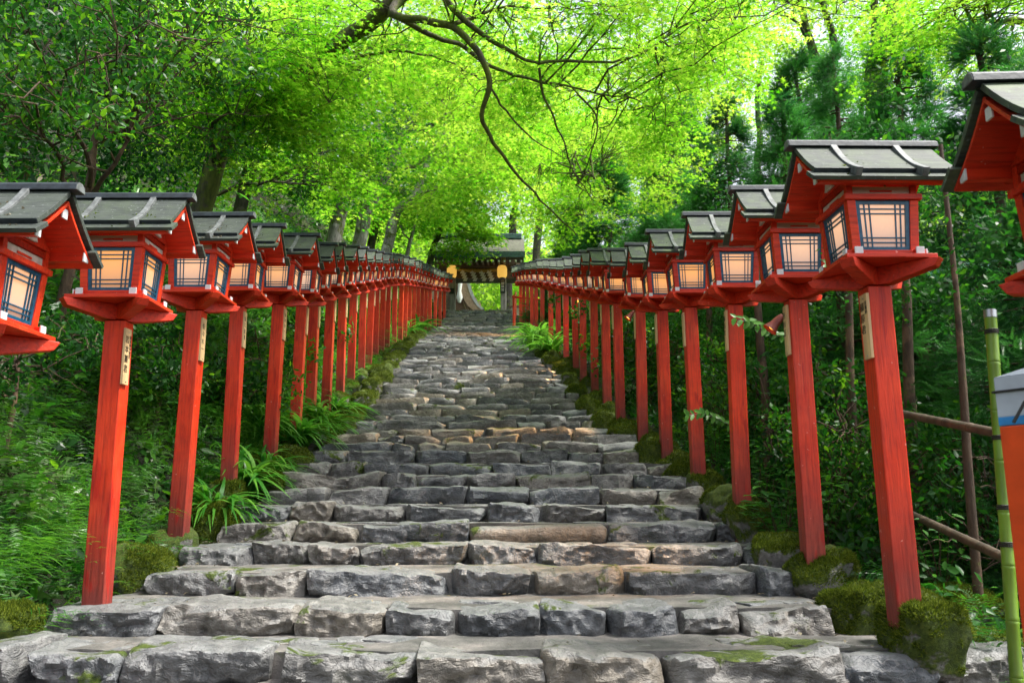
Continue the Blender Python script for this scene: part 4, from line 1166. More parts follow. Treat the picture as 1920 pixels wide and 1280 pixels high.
def cover(name, label, n, fx, y0, y1, tmpl, mat, size, hmax, tint, power=1.8, tj=.2):
    pts = slope_points(n, fx, y0, y1, power)
    P = np.array([(x, y, G(x, y) + abs(random.gauss(0, 1)) * hmax * (1 + max(0, noise.noise(Vector((x * 1.1, y * 1.1, 4)))) * 3)) for x, y in pts], dtype=np.float32)
    Nn = RS.normal(size=P.shape) * .7 + np.array([-.0, -.5, .8]); X, Y, Z = frames(Nn)
    cl = np.array([noise.noise(Vector((p[0] * 1.5, p[1] * 1.5, p[2] * 1.5))) for p in P])
    return scatter(name, tmpl[0], tmpl[1], P, X, Y, Z, RS.uniform(.5, 1.2, n) * size * (1 + P[:, 1] / 30), mat, np.clip(tint + cl * .9 + RS.normal(size=n) * tj, 0, 1), label=label, kind='stuff', cat='ground plants')
cover('creeper_cover', 'ivy, creeper and small round leaves covering the left bank', 30000, leftx(1.6), 3.0, 40, STAR3, M['litter'], .075, .06, .62)
cover('leafy_cover', 'lush broad leaves higher up the left bank', 22000, leftx(3.2), 4.0, 44, OVAL, M['broad'], .10, .16, .7, 1.3)
cover('leafy_cover', 'leafy ground plants under the cedars on the right', 26000, rightx(2.2), 3.2, 40, OVAL, M['broad'], .07, .12, .35, 1.4)
# bamboo grass on the upper left bank, fresh and withered
cover('bamboo_grass', 'green bamboo grass above the left lantern roofs', 9000, lambda y: xl(y) - random.uniform(1.6, 4.5), 5, 17, LANCE, M['grass'], .26, .35, .55, 1.1)
cover('withered_bamboo_grass', 'withered pale bamboo leaves above the nearest left lantern roofs', 1300, lambda y: xl(y) - random.uniform(1.3, 4), 4.5, 12, LANCE, M['dry'], .20, .35, .5, 1.1)

# far wood: mounds of foliage covering the hills
def wood(name, label, spots, per, size, mat, tint):
    C = []; 
    P = []; Nn = []; T = []; S = []
    for (x, y, r) in spots:
        z = G(x, y); tt = random.uniform(-.25, .25)
        k = per
        d = RS.normal(size=(k, 3)); d /= np.linalg.norm(d, axis=1, keepdims=True); d[:, 2] = np.abs(d[:, 2]) * 1.0 - .25
        rr_ = r * (RS.uniform(.75, 1.08, k))[:, None]
        lump = 1 + .22 * np.sin(d[:, 0:1] * 5 + x) * np.cos(d[:, 1:2] * 6 + y)
        P.append(np.array([x, y, z + r * .9]) + d * rr_ * lump * np.array([1, 1, 1.15])); Nn.append(d * .6 + RS.normal(size=(k, 3)) * .5 + [0, 0, .4])
        T.append(np.clip(tint + tt + RS.normal(size=k) * .15, 0, 1)); S.append(RS.uniform(.6, 1.2, k) * size * r / 3)
    P = np.concatenate(P).astype(np.float32); Nn = np.concatenate(Nn); X, Y, Z = frames(Nn)
    return scatter(name, STAR3[0], STAR3[1], P, X, Y, Z, np.concatenate(S), mat, np.concatenate(T), label=label, kind='stuff', cat='woodland')
rw = random.Random(4)
wood('far_woodland', 'sunlit far woodland on the hillside beyond the gate', [(rw.uniform(-46, 50), rw.uniform(62, 118), rw.uniform(2.6, 4.2)) for _ in range(330)], 210, .42, M['maple'], .62)
wood('bank_woodland', 'woodland high on the left bank', [(xl(y) - rw.uniform(6, 24), y, rw.uniform(1.6, 2.8)) for y in [rw.uniform(8, 60) for _ in range(170)]], 220, .34, M['broad'], .5)
wood('valley_woodland', 'woodland behind the cedars on the right', [(xr(y) + rw.uniform(8, 30), y, rw.uniform(1.8, 3.0)) for y in [rw.uniform(8, 62) for _ in range(150)]], 220, .36, M['maple2'], .45)

# ------------------------------------------------------------ single plants near the steps
def grass_clump(x, y, z, n, size, label, tint=.5, lean=(0, 0)):
    root = empty('grass_clump', (x, y, z), label=label, cat='grass clump', group='long grass clumps beside the lantern posts')
    P = []; D = []
    for q in range(n):
        a = random.uniform(0, 2 * pi); P.append((random.gauss(0, .05), random.gauss(0, .05), -.02)); D.append((cos(a) + lean[0], sin(a) + lean[1], random.uniform(.1, .9)))
    P = np.array(P, dtype=np.float32); D = np.array(D, dtype=np.float32); X = D / np.linalg.norm(D, axis=1, keepdims=True)
    U = np.zeros_like(X) + [0, 0, 1] + RS.normal(size=X.shape) * .15; Z = U - X * np.sum(U * X, 1, keepdims=True); Z /= np.linalg.norm(Z, axis=1, keepdims=True)
    t_ = blade(8, .026, 1.05)
    scatter('blades', t_[0], t_[1], P, X, np.cross(Z, X), Z, RS.uniform(.7, 1.3, n) * size * 1.2, M['grass'], np.clip(tint + RS.normal(size=n) * .18, 0, 1), root)
for k, (px, py, F, n, s, lab) in enumerate([
    (400, 905, 8.3, 60, .60, 'long arching grass clump between the second and third full left posts'),
    (455, 885, 9.2, 90, .66, 'dense silvery grass clump right of the third full left post'),
    (500, 850, 10.0, 50, .55, 'grass clump behind the fourth full left post'),
    (555, 800, 11.6, 90, .75, 'tall grass clump spilling past the fifth full left post onto the steps'),
    (598, 780, 12.6, 90, .78, 'tall grass clump spilling past the sixth full left post onto the steps'),
    (520, 800, 12.2, 60, .8, 'grass clump behind the fifth full left post on the bank'),
    (620, 745, 14.3, 60, .75, 'grass clump beside the seventh full left post'),
    (480, 780, 11.0, 50, .75, 'grass clump high on the bank behind the fourth full left post'),
    (757, 612, 29.5, 40, 1.1, 'pale grass clump among the densest part of the left row'),
    (783, 600, 31.5, 40, 1.1, 'pale grass clump near the far end of the left row')]):
    p = at(px, py, F); p.z = max(p.z, G(p.x, p.y)) if F < 20 else G(p.x, p.y)
    grass_clump(p.x, p.y, G(p.x, p.y) + .05, int(n * 1.4), s * 1.0, lab, .64, (.6, -.25))
for k, (px, F, n, s, lab) in enumerate([(1002, 23.5, 90, 1.0, 'bright green grass clump at the foot of the far right posts'), (1035, 22.0, 80, .9, 'second bright grass clump, nearer beside the right posts'), (1010, 25.5, 70, 1.0, 'third bright grass clump, behind the other two in the right row')]):
    x = ray(px, 660)[0] * F
    grass_clump(x, F, max(G(x, F), prof(F) - .1), n, s, lab, .95, (-.2, -.2))

def fern_plant(x, y, z, n, s, label):
    root = empty('fern', (x, y, z), label=label, cat='fern', group='single ferns near the steps')
    a = np.linspace(0, 2 * pi, n, endpoint=False) + RS.uniform(-.3, .3, n)
    D = np.stack([np.cos(a), np.sin(a), RS.uniform(.3, .9, n)], 1); X = D / np.linalg.norm(D, axis=1, keepdims=True)
    U = np.zeros_like(X) + [0, 0, 1]; Z = U - X * np.sum(U * X, 1, keepdims=True); Z /= np.linalg.norm(Z, axis=1, keepdims=True)
    t_ = fern(18, .26)
    scatter('fronds', t_[0], t_[1], np.zeros((n, 3), dtype=np.float32), X, np.cross(Z, X), Z, RS.uniform(.8, 1.1, n) * s, M['fern'], RS.uniform(.4, .9, n), root)
for (px, py, F, s, lab) in [(300, 720, 7.4, .5, 'big fern behind the nearest full left post'), (270, 650, 7.6, .5, 'fern high behind the nearest full left post'), (350, 690, 7.8, .45, 'fern beside the second full left post'),
                            (60, 640, 5.6, .42, 'fern under the nearest left lantern head'), (190, 800, 6.6, .4, 'drooping fern on the bank left of the nearest full left post'), (1575, 1030, 6.2, .34, 'bright fern between the two nearest full right posts'),
                            (1590, 1075, 5.8, .26, 'small fern beside the mossy rock at the nearest full right post'), (1840, 1130, 5.3, .38, 'fern below the bamboo pole at lower right'), (1460, 1010, 7.2, .3, 'small fern behind the second full right post')]:
    p = at(px, py, F); fern_plant(p.x, p.y, G(p.x, p.y) + .02, 9, s, lab)

def leafy_shrub(x, y, z, h, n, label, size=.07, tint=.6, spread=.35, dirs=None):
    root = empty('leafy_shrub', (x, y, z), label=label, cat='shrub', group='leafy shrubs behind the right posts')
    b = MB(); P = []; Nn = []; Xd = []
    for q in range(n):
        a = random.uniform(0, 2 * pi); tip = Vector((cos(a) * spread * random.uniform(.3, 1), sin(a) * spread * random.uniform(.3, 1), h * random.uniform(.6, 1.1)))
        ln = curve_pts((0, 0, 0), tip, 6, .12, .03, random); b.tube(ln, [.006 - .0007 * i for i in range(7)], 4, caps=False)
        for i in range(2, 7):
            d = (ln[i] - ln[i - 1]).normalized()
            for s in (-1, 1, 0) if i == 6 else (-1, 1):
                lat = Vector((-d.y, d.x, 0)); lat = lat.normalized() if lat.length > .01 else Vector((1, 0, 0))
                rot = Matrix.Rotation(i * 1.3, 3, d); lat = rot @ lat
                dd = (lat * s + d * .5 + Vector((0, 0, -.15))) if s else d
                P.append(ln[i] + dd.normalized() * size * .55); Xd.append(dd); Nn.append(Vector((random.uniform(-.3, .3), random.uniform(-.5, .1), 1)))
    b.build('stems', M['bark_brown'], root)
    P, Xd, Nn = [np.array([list(v) for v in q], dtype=np.float32) for q in (P, Xd, Nn)]
    X, Y, Z = frames(Nn, Xd=Xd)
    scatter('leaves', OVAL[0], OVAL[1], P, X, Y * .85, Z, RS.uniform(.7, 1.2, len(P)) * size * 1.25, M['fern'], np.clip(tint + RS.normal(size=len(P)) * .15, 0, 1), root)
for (px, py, F, h, n, sz, lab) in [(1470, 1000, 7.4, .75, 16, .085, 'leafy shrub with broad bright leaves between the second and third full right posts'), (1540, 960, 7.0, .7, 14, .08, 'leafy shrub right of the second full right post'),
                              (1560, 880, 7.6, .9, 14, .07, 'taller leafy shrub in the shade right of the second full right post'), (1430, 930, 8.6, .7, 12, .075, 'leafy shrub beside the third full right post'),
                              (1600, 800, 7.8, 1.1, 14, .06, 'dark leafy shrub left of the nearest full right post'), (1340, 860, 10.5, .7, 12, .08, 'leafy shrub behind the fourth full right post'), (1760, 1060, 5.9, .5, 10, .06, 'low shrub right of the nearest full right post')]:
    x, _ = ray(px, py); x *= F; leafy_shrub(x, F, G(x, F), h, n, lab, sz, .62 if px != 1600 else .3)

def sprig(pts, r, leaves, label, size):
    o0 = pts[0]; root = empty('leafy_sprig', o0, label=label, cat='sprig'); b = MB(); b.tube([p - o0 for p in pts], [r * (1 - .12 * i) for i in range(len(pts))], 5); b.build('stem', M['bark_pale'], root)
    P = []; Xd = []; Nn = []
    for i in range(1, len(pts)):
        d = (pts[i] - pts[i - 1]).normalized(); 
        for t in (.25, .65, 1.0):
            p = pts[i - 1].lerp(pts[i], t) - o0
            for s in (-1, 1):
                lat = Vector((0, -.6, s * .9)); dd = lat + d * .7; P.append(p + dd.normalized() * size * .5); Xd.append(dd); Nn.append(Vector((random.uniform(-.4, .4), -1, random.uniform(.1, .9))))
    P, Xd, Nn = [np.array([list(v) for v in q], dtype=np.float32) for q in (P, Xd, Nn)]
    X, Y, Z = frames(Nn, Xd=Xd); scatter('leaves', OVAL[0], OVAL[1], P, X, Y, Z, RS.uniform(.7, 1.2, len(P)) * size * 1.2, M['fern'], RS.uniform(.7, 1, len(P)), root)
sprig([at(1475, 635, 7.3), at(1440, 622, 7.1), at(1410, 606, 6.9), at(1378, 598, 6.8)], .005, 8, 'bright leafy sprig reaching in front of the third full right post, near its top', .075)
sprig([at(1375, 800, 9.4), at(1345, 785, 9.1), at(1318, 775, 8.9), at(1290, 778, 8.8)], .005, 8, 'pale leafy sprig reaching in front of the fourth full right post, halfway up', .08)
sprig([at(1560, 470, 5.6), at(1552, 492, 5.5), at(1545, 510, 5.4)], .003, 5, 'small green sprig beside the lit panes of the nearest full right lantern', .05)

# evergreen shrubs that fill the shade on both sides
def bush(label, x, y, h, r, n, size, tint, seed, leaf=OVAL, mat='broad'):
    z = G(x, y); rr__ = random.Random(seed)
    tree('evergreen_shrub', label, [(x, y, z - .05), (x + .05, y, z + h * .35), (x + rr__.uniform(-.1, .1), y + .05, z + h * .75)], .028,
         [((x, y, z + h * .62), (r, r * .8, h * .45), 1.0), ((x + rr__.uniform(-.4, .4), y - .1, z + h * .35), (r * .9, r * .7, h * .3), .8)], M['bark_brown'], M[mat], leaf, size, n, 36, .20, .1, .7, seed=seed, round_=True, cat='shrub', group='evergreen shrubs in the shade', tintbias=tint, gap=-.2)
for k, (lab, px, F, h, r, n, sz, t) in enumerate([
    ('evergreen shrub right behind the nearest full right post', 1770, 6.6, 1.3, .7, 95, .062, -.05), ('evergreen shrub left of the nearest full right post', 1585, 7.4, 1.5, .65, 95, .06, .02),
    ('evergreen shrub behind the second full right post', 1500, 8.6, 1.7, .75, 95, .065, -.05), ('evergreen shrub between the third and second full right posts', 1430, 10.0, 1.7, .7, 90, .07, .1),
    ('evergreen shrub behind the third full right post', 1370, 11.6, 1.9, .8, 85, .08, 0), ('evergreen shrub between the fourth and fifth full right posts', 1290, 13.2, 1.9, .8, 80, .085, .08),
    ('evergreen shrub behind the sixth full right post', 1215, 15.5, 2.0, .9, 75, .09, 0), ('evergreen shrub behind the dense part of the right row', 1150, 18.5, 2.0, .9, 70, .10, .1),
    ('evergreen shrub behind the far part of the right row', 1110, 23.0, 2.2, 1.1, 65, .12, .12), ('dark shrub at the right edge behind the bamboo pole', 1900, 6.0, 1.5, .7, 90, .06, -.05)]):
    bush(lab, ray(px, 700)[0] * F, F, h, r, n, sz, t, 200 + k)
for k, (lab, px, F, h, r, n, sz, t) in enumerate([
    ('dark shrub on the bank behind the left edge lantern', 20, 6.4, 1.1, .7, 80, .06, -.12), ('broad-leaved shrub high on the bank behind the nearest full left post', 190, 8.0, 1.0, .8, 90, .075, -.05),
    ('broad-leaved shrub on the bank between the first two full left posts', 300, 9.0, 1.0, .7, 80, .075, -.1), ('shrub on the bank behind the third full left post', 410, 10.5, 1.1, .8, 80, .08, .0),
    ('shrub on the bank behind the fourth full left post', 480, 12.5, 1.3, .9, 75, .09, .08), ('shrub on the bank behind the sixth full left post', 555, 15.5, 1.4, 1.0, 70, .10, .12)]):
    bush(lab, ray(px, 700)[0] * F, F, h, r, n, sz, t, 300 + k)

# fallen leaves and needles on the treads and roofs
P = []; T = []
for q in range(900):
    i = random.randint(3, len(SF) - 12) if q % 3 else random.randint(3, 12); y0 = SF[i] + .05; x = random.uniform(xl(y0) + .1, xr(y0) - .1) if random.random() < .5 else random.choice((xl(y0) + .1 + abs(random.gauss(0, .25)), xr(y0) - .1 - abs(random.gauss(0, .25))))
    y = random.uniform(SF[i] + .06, SF[i + 1] - .02); P.append((x, y, SZ[i] + .012)); T.append(random.random())
P = np.array(P, dtype=np.float32); X, Y, Z = frames(RS.normal(size=P.shape) * .25 + [0, 0, 1])
scatter('fallen_leaves', KITE[0], KITE[1], P, X, Y, Z, RS.uniform(.02, .05, len(P)), M['dry'], np.array(T), label='fallen leaves scattered over the stone treads', kind='stuff')

# ------------------------------------------------------------ shrine gate and hall
M['oldwood'] = simple('old_brown_timber', (.15, .10, .065), .7, .35, 12, .4)
M['greywood'] = simple('grey_weathered_timber', (.26, .25, .23), .75, .3, 8, .4, stretch=(1, 1, .2))
M['thatch'] = simple('cypress_bark_roof', (.115, .112, .09), .9, .3, 9, .6)
M['copper'] = simple('verdigris_copper', (.06, .12, .13), .55, .3, 8, .3)
M['gold'] = simple('straw_rope', (.50, .33, .08), .7, .3, 30, .4)
M['paper'] = simple('white_paper', (.78, .78, .76), .7, .05, 20)
M['plaster'] = simple('pale_plaster', (.50, .45, .37), .85, .1, 6)
M['black'] = simple('black_lacquer', (.012, .012, .014), .35, .1)
M['steel'] = simple('brushed_steel', (.42, .43, .44), .35, .1, metal=.9)

def emis(name, col, base, s):
    m, nt, out = newmat(name); N = NT(nt)
    b = N.bsdf(Base_Color=base, Roughness=.6, Emission_Color=col, Emission_Strength=s); nt.links.new(b.outputs[0], out.inputs[0]); return m
M['amber'] = emis('lit_amber_paper', (1.0, .55, .10), (.5, .32, .08), .60 * EK)

GF = 50.0; fz = TOPZ + .12
pl = at(849, 560, GF).x; pr = at(944, 560, GF).x; cx = (pl + pr) / 2; W = pr - pl
zl_ = at(900, 522, GF).z   # underside of the tie beam
ze_ = at(900, 482, GF - 2.9).z; zr_ = at(900, 456, GF).z
gate = empty('shrine_gate', (cx, GF, fz), label='old timber shrine gate with grey bark roof at the top of the steps', cat='gate')
def L_(z): return z - fz
for s in (-1, 1):
    b = MB(); b.box((s * W / 2, 0, L_(ze_) / 2 + .15), (.34, .34, L_(ze_) + .3)); b.build('pillar', M['greywood'], gate, bevel=.03)
    b = MB(); b.box((s * W / 2, 0, .08), (.55, .55, .16)); b.build('pillar_base', M['stone'], gate, bevel=.03)
    b = MB(); b.box((s * (W / 2 + .0), -.45, L_(zl_) + .95), (.26, .9, .26)); b.build('bracket', M['gold'], gate, bevel=.01)
for z, h, d, mt, ww in ((zl_ + .20, .44, .28, 'oldwood', W + 1.2), (zl_ + .95, .38, .34, 'oldwood', W + 1.6), (ze_ + .25, .24, .9, 'oldwood', W + 2.0)):
    b = MB(); b.box((0, 0, L_(z)), (ww, d, h)); b.build('beam', M[mt], gate, bevel=.015)
RW = W / 2 + 1.25
b = MB(); zz0, zz1 = L_(ze_), L_(zr_)
for s in (-1, 1):
    n = 6
    up = [(s * 2.9 * (1 - i / n), zz0 + .02 + (zz1 - zz0) * ((i / n) * .75 + .25 * (i / n) ** 2) + .28) for i in range(n + 1)]
    lo = [(s * 2.9 * (1 - i / n), zz0 + .02 + (zz1 - zz0) * ((i / n) * .75 + .25 * (i / n) ** 2)) for i in range(n, -1, -1)]
    pr_ = up + lo
    if s > 0: pr_ = pr_[::-1]
    b.prism(pr_, -RW, RW, lambda p, q, h: (h, p, q))
roof = b.build('roof', M['thatch'], gate, smooth=30)
b = MB(); b.box((0, 0, zz1 + .40), (RW * 1.9, .42, .34)); b.build('roof_ridge', M['copper'], roof, bevel=.03)
b = MB(); b.box((0, -2.93, zz0 + .16), (RW * 2.01, .07, .34)); b.build('eave_board', M['copper'], roof)
b = MB(); b2 = MB()
for i in range(17):
    x = -RW + .2 + i * (2 * RW - .4) / 16
    b.box((x, -1.5, zz0 + .06), (.10, 2.7, .12), Matrix.Rotation(.2, 3, 'X')); b2.box((x, -2.86, zz0 - .22), (.09, .03, .10))
b.build('rafter', M['oldwood'], gate); b2.build('rafter_end', M['paper'], gate)
# sacred rope with four folded paper streamers, resting between the pillars
rope = empty('sacred_rope', (cx, GF - .28, L_(zl_) + fz + .52), label='straw rope with four white zigzag paper streamers across the gate', cat='rope')
b = MB()
for ph in (0, pi):
    b.tube([Vector((-W / 2 - .1 + (W + .2) * i / 60, .055 * cos(i * .9 + ph), .055 * sin(i * .9 + ph) - .10 * sin(pi * i / 60))) for i in range(61)], .075, 6)
b.build('rope', M['gold'], rope, smooth=60)
for px in (868, 886, 903, 917):
    x = at(px, 515, GF).x - cx; b = MB(); z = -.1
    for q in range(4):
        b.hexa([(x - .16 + q * .06, -.05, z - .20), (x + .06 + q * .06, -.05, z - .20), (x + .06 + q * .06, -.045, z - .20), (x - .16 + q * .06, -.045, z - .20), (x - .06 + q * .06, -.05 - .03, z), (x + .16 + q * .06, -.08, z), (x + .16 + q * .06, -.075, z), (x - .06 + q * .06, -.075, z)]); z -= .16
    b.build('paper_streamer', M['paper'], rope)
for s, px, lab in ((-1, 847, 'left of the two glowing yellow paper lanterns hanging on the gate'), (1, 941.5, 'right of the two glowing yellow paper lanterns hanging on the gate')):
    c = at(px, 509.5, GF - 1.0); root = empty('paper_lantern', c, label=lab, cat='lantern', group='yellow paper lanterns hanging on the gate')
    b = MB(); n = 18
    b.tube([(0, 0, -.40 + .80 * i / n) for i in range(n + 1)], [.25 * (max(.0, 1 - abs(2 * i / n - 1) ** 4.5)) ** .5 * .9 + .065 + (.006 if i % 2 else 0) for i in range(n + 1)], 24)
    b.build('paper_shade', M['amber'], root, smooth=40)
    for z in (-.41, .41):
        b = MB(); b.tube([(0, 0, z - .03), (0, 0, z + .03)], .17, 16); b.build('rim', M['black'], root)
    b = MB(); b.tube([(0, 0, .46), (0, 0, .95)], .015, 6); b.build('hanger', M['black'], root)
    me = textmesh('☽', .1, M['ink']) if False else None
    b = MB(); b.tube([(-.15 + .05 * cos(a_) , -.290 + .10 * abs(cos(a_) - .2), .30 * sin(a_)) for a_ in [(-pi / 2 + pi * i / 10) for i in range(11)]], .010, 4); b.build('emblem', M['ink'], root)
for s, px, y0, y1, lab in ((1, 942.5, 522, 549, 'black vertical name board with white characters on the right gate pillar'), (-1, 847, 540, 550, 'black name board on the left gate pillar')):
    a0 = at(px, y0, GF - .3); a1 = at(px, y1, GF - .3); h = a0.z - a1.z
    root = empty('name_board', (a0.x, GF - .22, (a0.z + a1.z) / 2), label=lab, cat='sign')
    b = MB(); b.box((0, 0, 0), (.30, .05, h)); b.build('board', M['black'], root, bevel=.006)
    if s > 0:
        me = textmesh('貴\n船\n神\n社' if False else '一\n御\n神\n宮', .19, M['paper'], 1.0)
        o = bpy.data.objects.new('writing', me); COL.objects.link(o); o.parent = root; o.location = (0, -.028, h / 2 - .03); o.rotation_euler = (pi / 2, 0, 0)

# hall behind the gate: its big curved gable shows in the opening
HF = 62.0; hx = at(846, 560, HF).x; hz = fz + .4
hall = empty('shrine_hall', (hx, HF, hz), label='shrine hall with a curved brown gable seen through the gate on the left', cat='building')
za = at(860, 505, HF).z - hz
def hc(px, py): p = at(px, py, HF); return (p.x - hx, p.z - hz)
right = [hc(868, 500), hc(873, 522), hc(879, 545), hc(886, 562), hc(893, 573), hc(903, 582)]
gb_ = MB(); o_ = []
for (a, dz) in ((0, 0),):
    outer = right; inner = [(x - .62, z - .05) for x, z in right]
    for i in range(len(right) - 1):
        gb_.hexa([(inner[i + 1][0], -.2, inner[i + 1][1]), (outer[i + 1][0], -.2, outer[i + 1][1]), (outer[i + 1][0], .1, outer[i + 1][1]), (inner[i + 1][0], .1, inner[i + 1][1]),
                  (inner[i][0], -.2, inner[i][1]), (outer[i][0], -.2, outer[i][1]), (outer[i][0], .1, outer[i][1]), (inner[i][0], .1, inner[i][1])])
xa = right[0][0] - .9
M['gable'] = simple('weathered_bargeboard', (.30, .20, .13), .7, .2, 8)
gb_.build('gable_edge', M['gable'], hall); gb_ = MB()
for i in range(len(right) - 1):  # mirrored left bargeboard
    o1, o2 = right[i], right[i + 1]
    mx = lambda x: 2 * xa - x
    gb_.hexa([(mx(o2[0]), -.2, o2[1]), (mx(o2[0] - .62), -.2, o2[1] - .05), (mx(o2[0] - .62), .1, o2[1] - .05), (mx(o2[0]), .1, o2[1]), (mx(o1[0]), -.2, o1[1]), (mx(o1[0] - .62), -.2, o1[1] - .05), (mx(o1[0] - .62), .1, o1[1] - .05), (mx(o1[0]), .1, o1[1])])
gb_.build('gable_edge', M['gable'], hall)
b = MB()
for i in range(len(right) - 1):
    o1, o2 = right[i], right[i + 1]
    b.hexa([(o2[0], -.22, o2[1] + .02), (o2[0] + .22, -.22, o2[1] + .04), (o2[0] + .22, 7, o2[1] + .04), (o2[0], 7, o2[1] + .02), (o1[0], -.22, o1[1] + .02), (o1[0] + .22, -.22, o1[1] + .04), (o1[0] + .22, 7, o1[1] + .04), (o1[0], 7, o1[1] + .02)])
    m1, m2 = 2 * xa - o1[0], 2 * xa - o2[0]
    b.hexa([(m2 - .22, -.22, o2[1] + .04), (m2, -.22, o2[1] + .02), (m2, 7, o2[1] + .02), (m2 - .22, 7, o2[1] + .04), (m1 - .22, -.22, o1[1] + .04), (m1, -.22, o1[1] + .02), (m1, 7, o1[1] + .02), (m1 - .22, 7, o1[1] + .04)])
b.build('roof', simple('pale_roof_edge', (.42, .42, .42), .7, .2, 8), hall)
b = MB(); zt_ = right[0][1]
b.box((xa, 3.0, (zt_ - 1.2) / 2 - .2), (2.4, 5.0, zt_ - .6)); b.box((xa, 3.0, .5), (3.6, 5.2, 2.4)); b.build('wall', M['oldwood'], hall)
b = MB()
for i in range(9): b.box((xa - 1.0 + i * .26, .40, 1.35), (.09, .10, 2.2), Matrix.Rotation(.28, 3, 'Y'))
b.build('lattice', simple('pale_slats', (.20, .15, .11), .7, .2, 9), hall)
b = MB()
for i in range(len(right) - 1):   # boarded gable behind the bargeboard
    (x1, z1), (x2, z2) = right[i], right[i + 1]; zb_ = right[-1][1] - 1.2
    b.hexa([(xa, .12, z2), (x2 - .5, .12, z2), (x2 - .5, .2, z2), (xa, .2, z2), (xa, .12, z1), (x1 - .5, .12, z1), (x1 - .5, .2, z1), (xa, .2, z1)])
b.build('gable_wall', simple('brown_gable_boards', (.16, .085, .045), .7, .3, 9), hall)
b = MB()
for i in range(8): b.box((xa + .75 + i * .22, .04, right[-1][1] + 1.25 - i * .14), (.08, .08, 2.6 - i * .22), Matrix.Rotation(-.35, 3, 'Y'))
b.build('gable_slats', simple('tan_gable_slats', (.34, .22, .14), .7, .2, 9), hall)
b = MB(); gx, gz_ = hc(862, 547)
b.tube([(gx, -.24, gz_ - .9), (gx, -.24, gz_ - .5), (gx, -.24, gz_), (gx + .05, -.24, gz_ + .7), (gx + .25, -.24, gz_ + 1.6)], [.10, .24, .13, .17, .07], 10); b.build('gable_pendant', M['paper'], hall, smooth=50)

# red handrail and low plaster wall by the gate
hr = at(963, 618, 39.0); root = empty('handrail', (hr.x, hr.y, G(hr.x, hr.y)), label='red handrail descending on the right side of the last steps', cat='handrail'); gz0 = G(hr.x, hr.y)
for k in range(5):
    y = k * 1.15; b = MB(); zg = prof(hr.y + y) - gz0
    b.tube([(k * .03, y, zg - .2), (k * .03, y, zg + (1.5 if k == 0 else 1.05))], .05, 8); b.build('rail_post', M['red'], root)
for h in (.35, .7, 1.02):
    b = MB(); b.tube([(k * .03, k * 1.15, prof(hr.y + k * 1.15) - gz0 + h) for k in range(5)], .035, 8); b.build('rail', M['red'], root)
b = MB(); b.tube([(-.05, .3, prof(hr.y) - gz0 + 1.5), (1.3, -1.5, prof(hr.y) - gz0 + .9)], .05, 8); b.build('rail', M['red'], root)
pw = at(960, 575, 48.5); b = MB(); b.box((0, 0, .75), (1.3, .3, 1.5)); b.box((0, 0, 1.56), (1.5, .5, .12), mi=1); o = b.build('low_wall', [M['plaster'], M['oldwood']], label='low pale plaster wall right of the gate pillar', cat='wall', bevel=.01); o.location = (pr + 1.1, 49.6, fz)

# ------------------------------------------------------------ bamboo fence at the right
M['bamboo'] = simple('fresh_green_bamboo', (.15, .27, .02), .4, .3, 10, .1, stretch=(1, 1, .3))
M['oldbamboo'] = simple('brown_dry_bamboo', (.07, .05, .032), .6, .4, 14, .3)
M['wire'] = simple('black_twine', (.02, .018, .016), .7, .1)
def bamboo(a, b_, r, mat, name, label, node=.30, cap=False, parent=None):
    a, b_ = Vector(a), Vector(b_); d = b_ - a; L = d.length; n = int(L / node)
    root = empty(name, a, label=label, cat='bamboo pole') ; q = MB(); pts = []; rad = []
    for i in range(n + 1):
        t0 = i / max(1, n) * L
        for dt, k in ((-.014, 1.0), (-.004, 1.07), (.0, .97), (.006, 1.07), (.016, .99)):
            t = t0 + dt
            if 0 <= t <= L and (not pts or t > pts[-1] + .001): pts.append(t); rad.append(r * k)
    u = d.normalized(); q.tube([u * t for t in pts], rad, 14, caps=True); q.build('culm', mat, root, smooth=50)
    return root, u, L
top = at(1857, 592, 4.15); bot = at(1889, 1190, 4.0); bot.z = min(bot.z, G(bot.x, bot.y) - .02)
root, u, L = bamboo(bot, top, .028, M['bamboo'], 'bamboo_pole', 'upright fresh green bamboo pole with a steel cap at the right edge', .24)
b = MB(); b.tube([u * (L - .012), u * (L + .028)], .030, 16); b.build('steel_cap', M['steel'], root, smooth=40)
for t in (.09, .62, .95, 1.12):
    b = MB()
    for k in range(3): b.tube([u * (L - t + k * .008) + (Vector((cos(a), sin(a), 0)) * .0305) for a in [i * pi / 8 for i in range(17)]], .0035, 5, caps=False)
    b.build('binding', M['wire'], root)
bamboo(at(1640, 765, 6.3), at(1872, 812, 4.35), .026, M['oldbamboo'], 'bamboo_rail', 'upper dry brown bamboo rail running behind the nearest full right post')
bamboo(at(1690, 955, 6.3), at(1898, 1052, 4.3), .026, M['oldbamboo'], 'bamboo_rail', 'lower dry brown bamboo rail sloping down to the right edge')
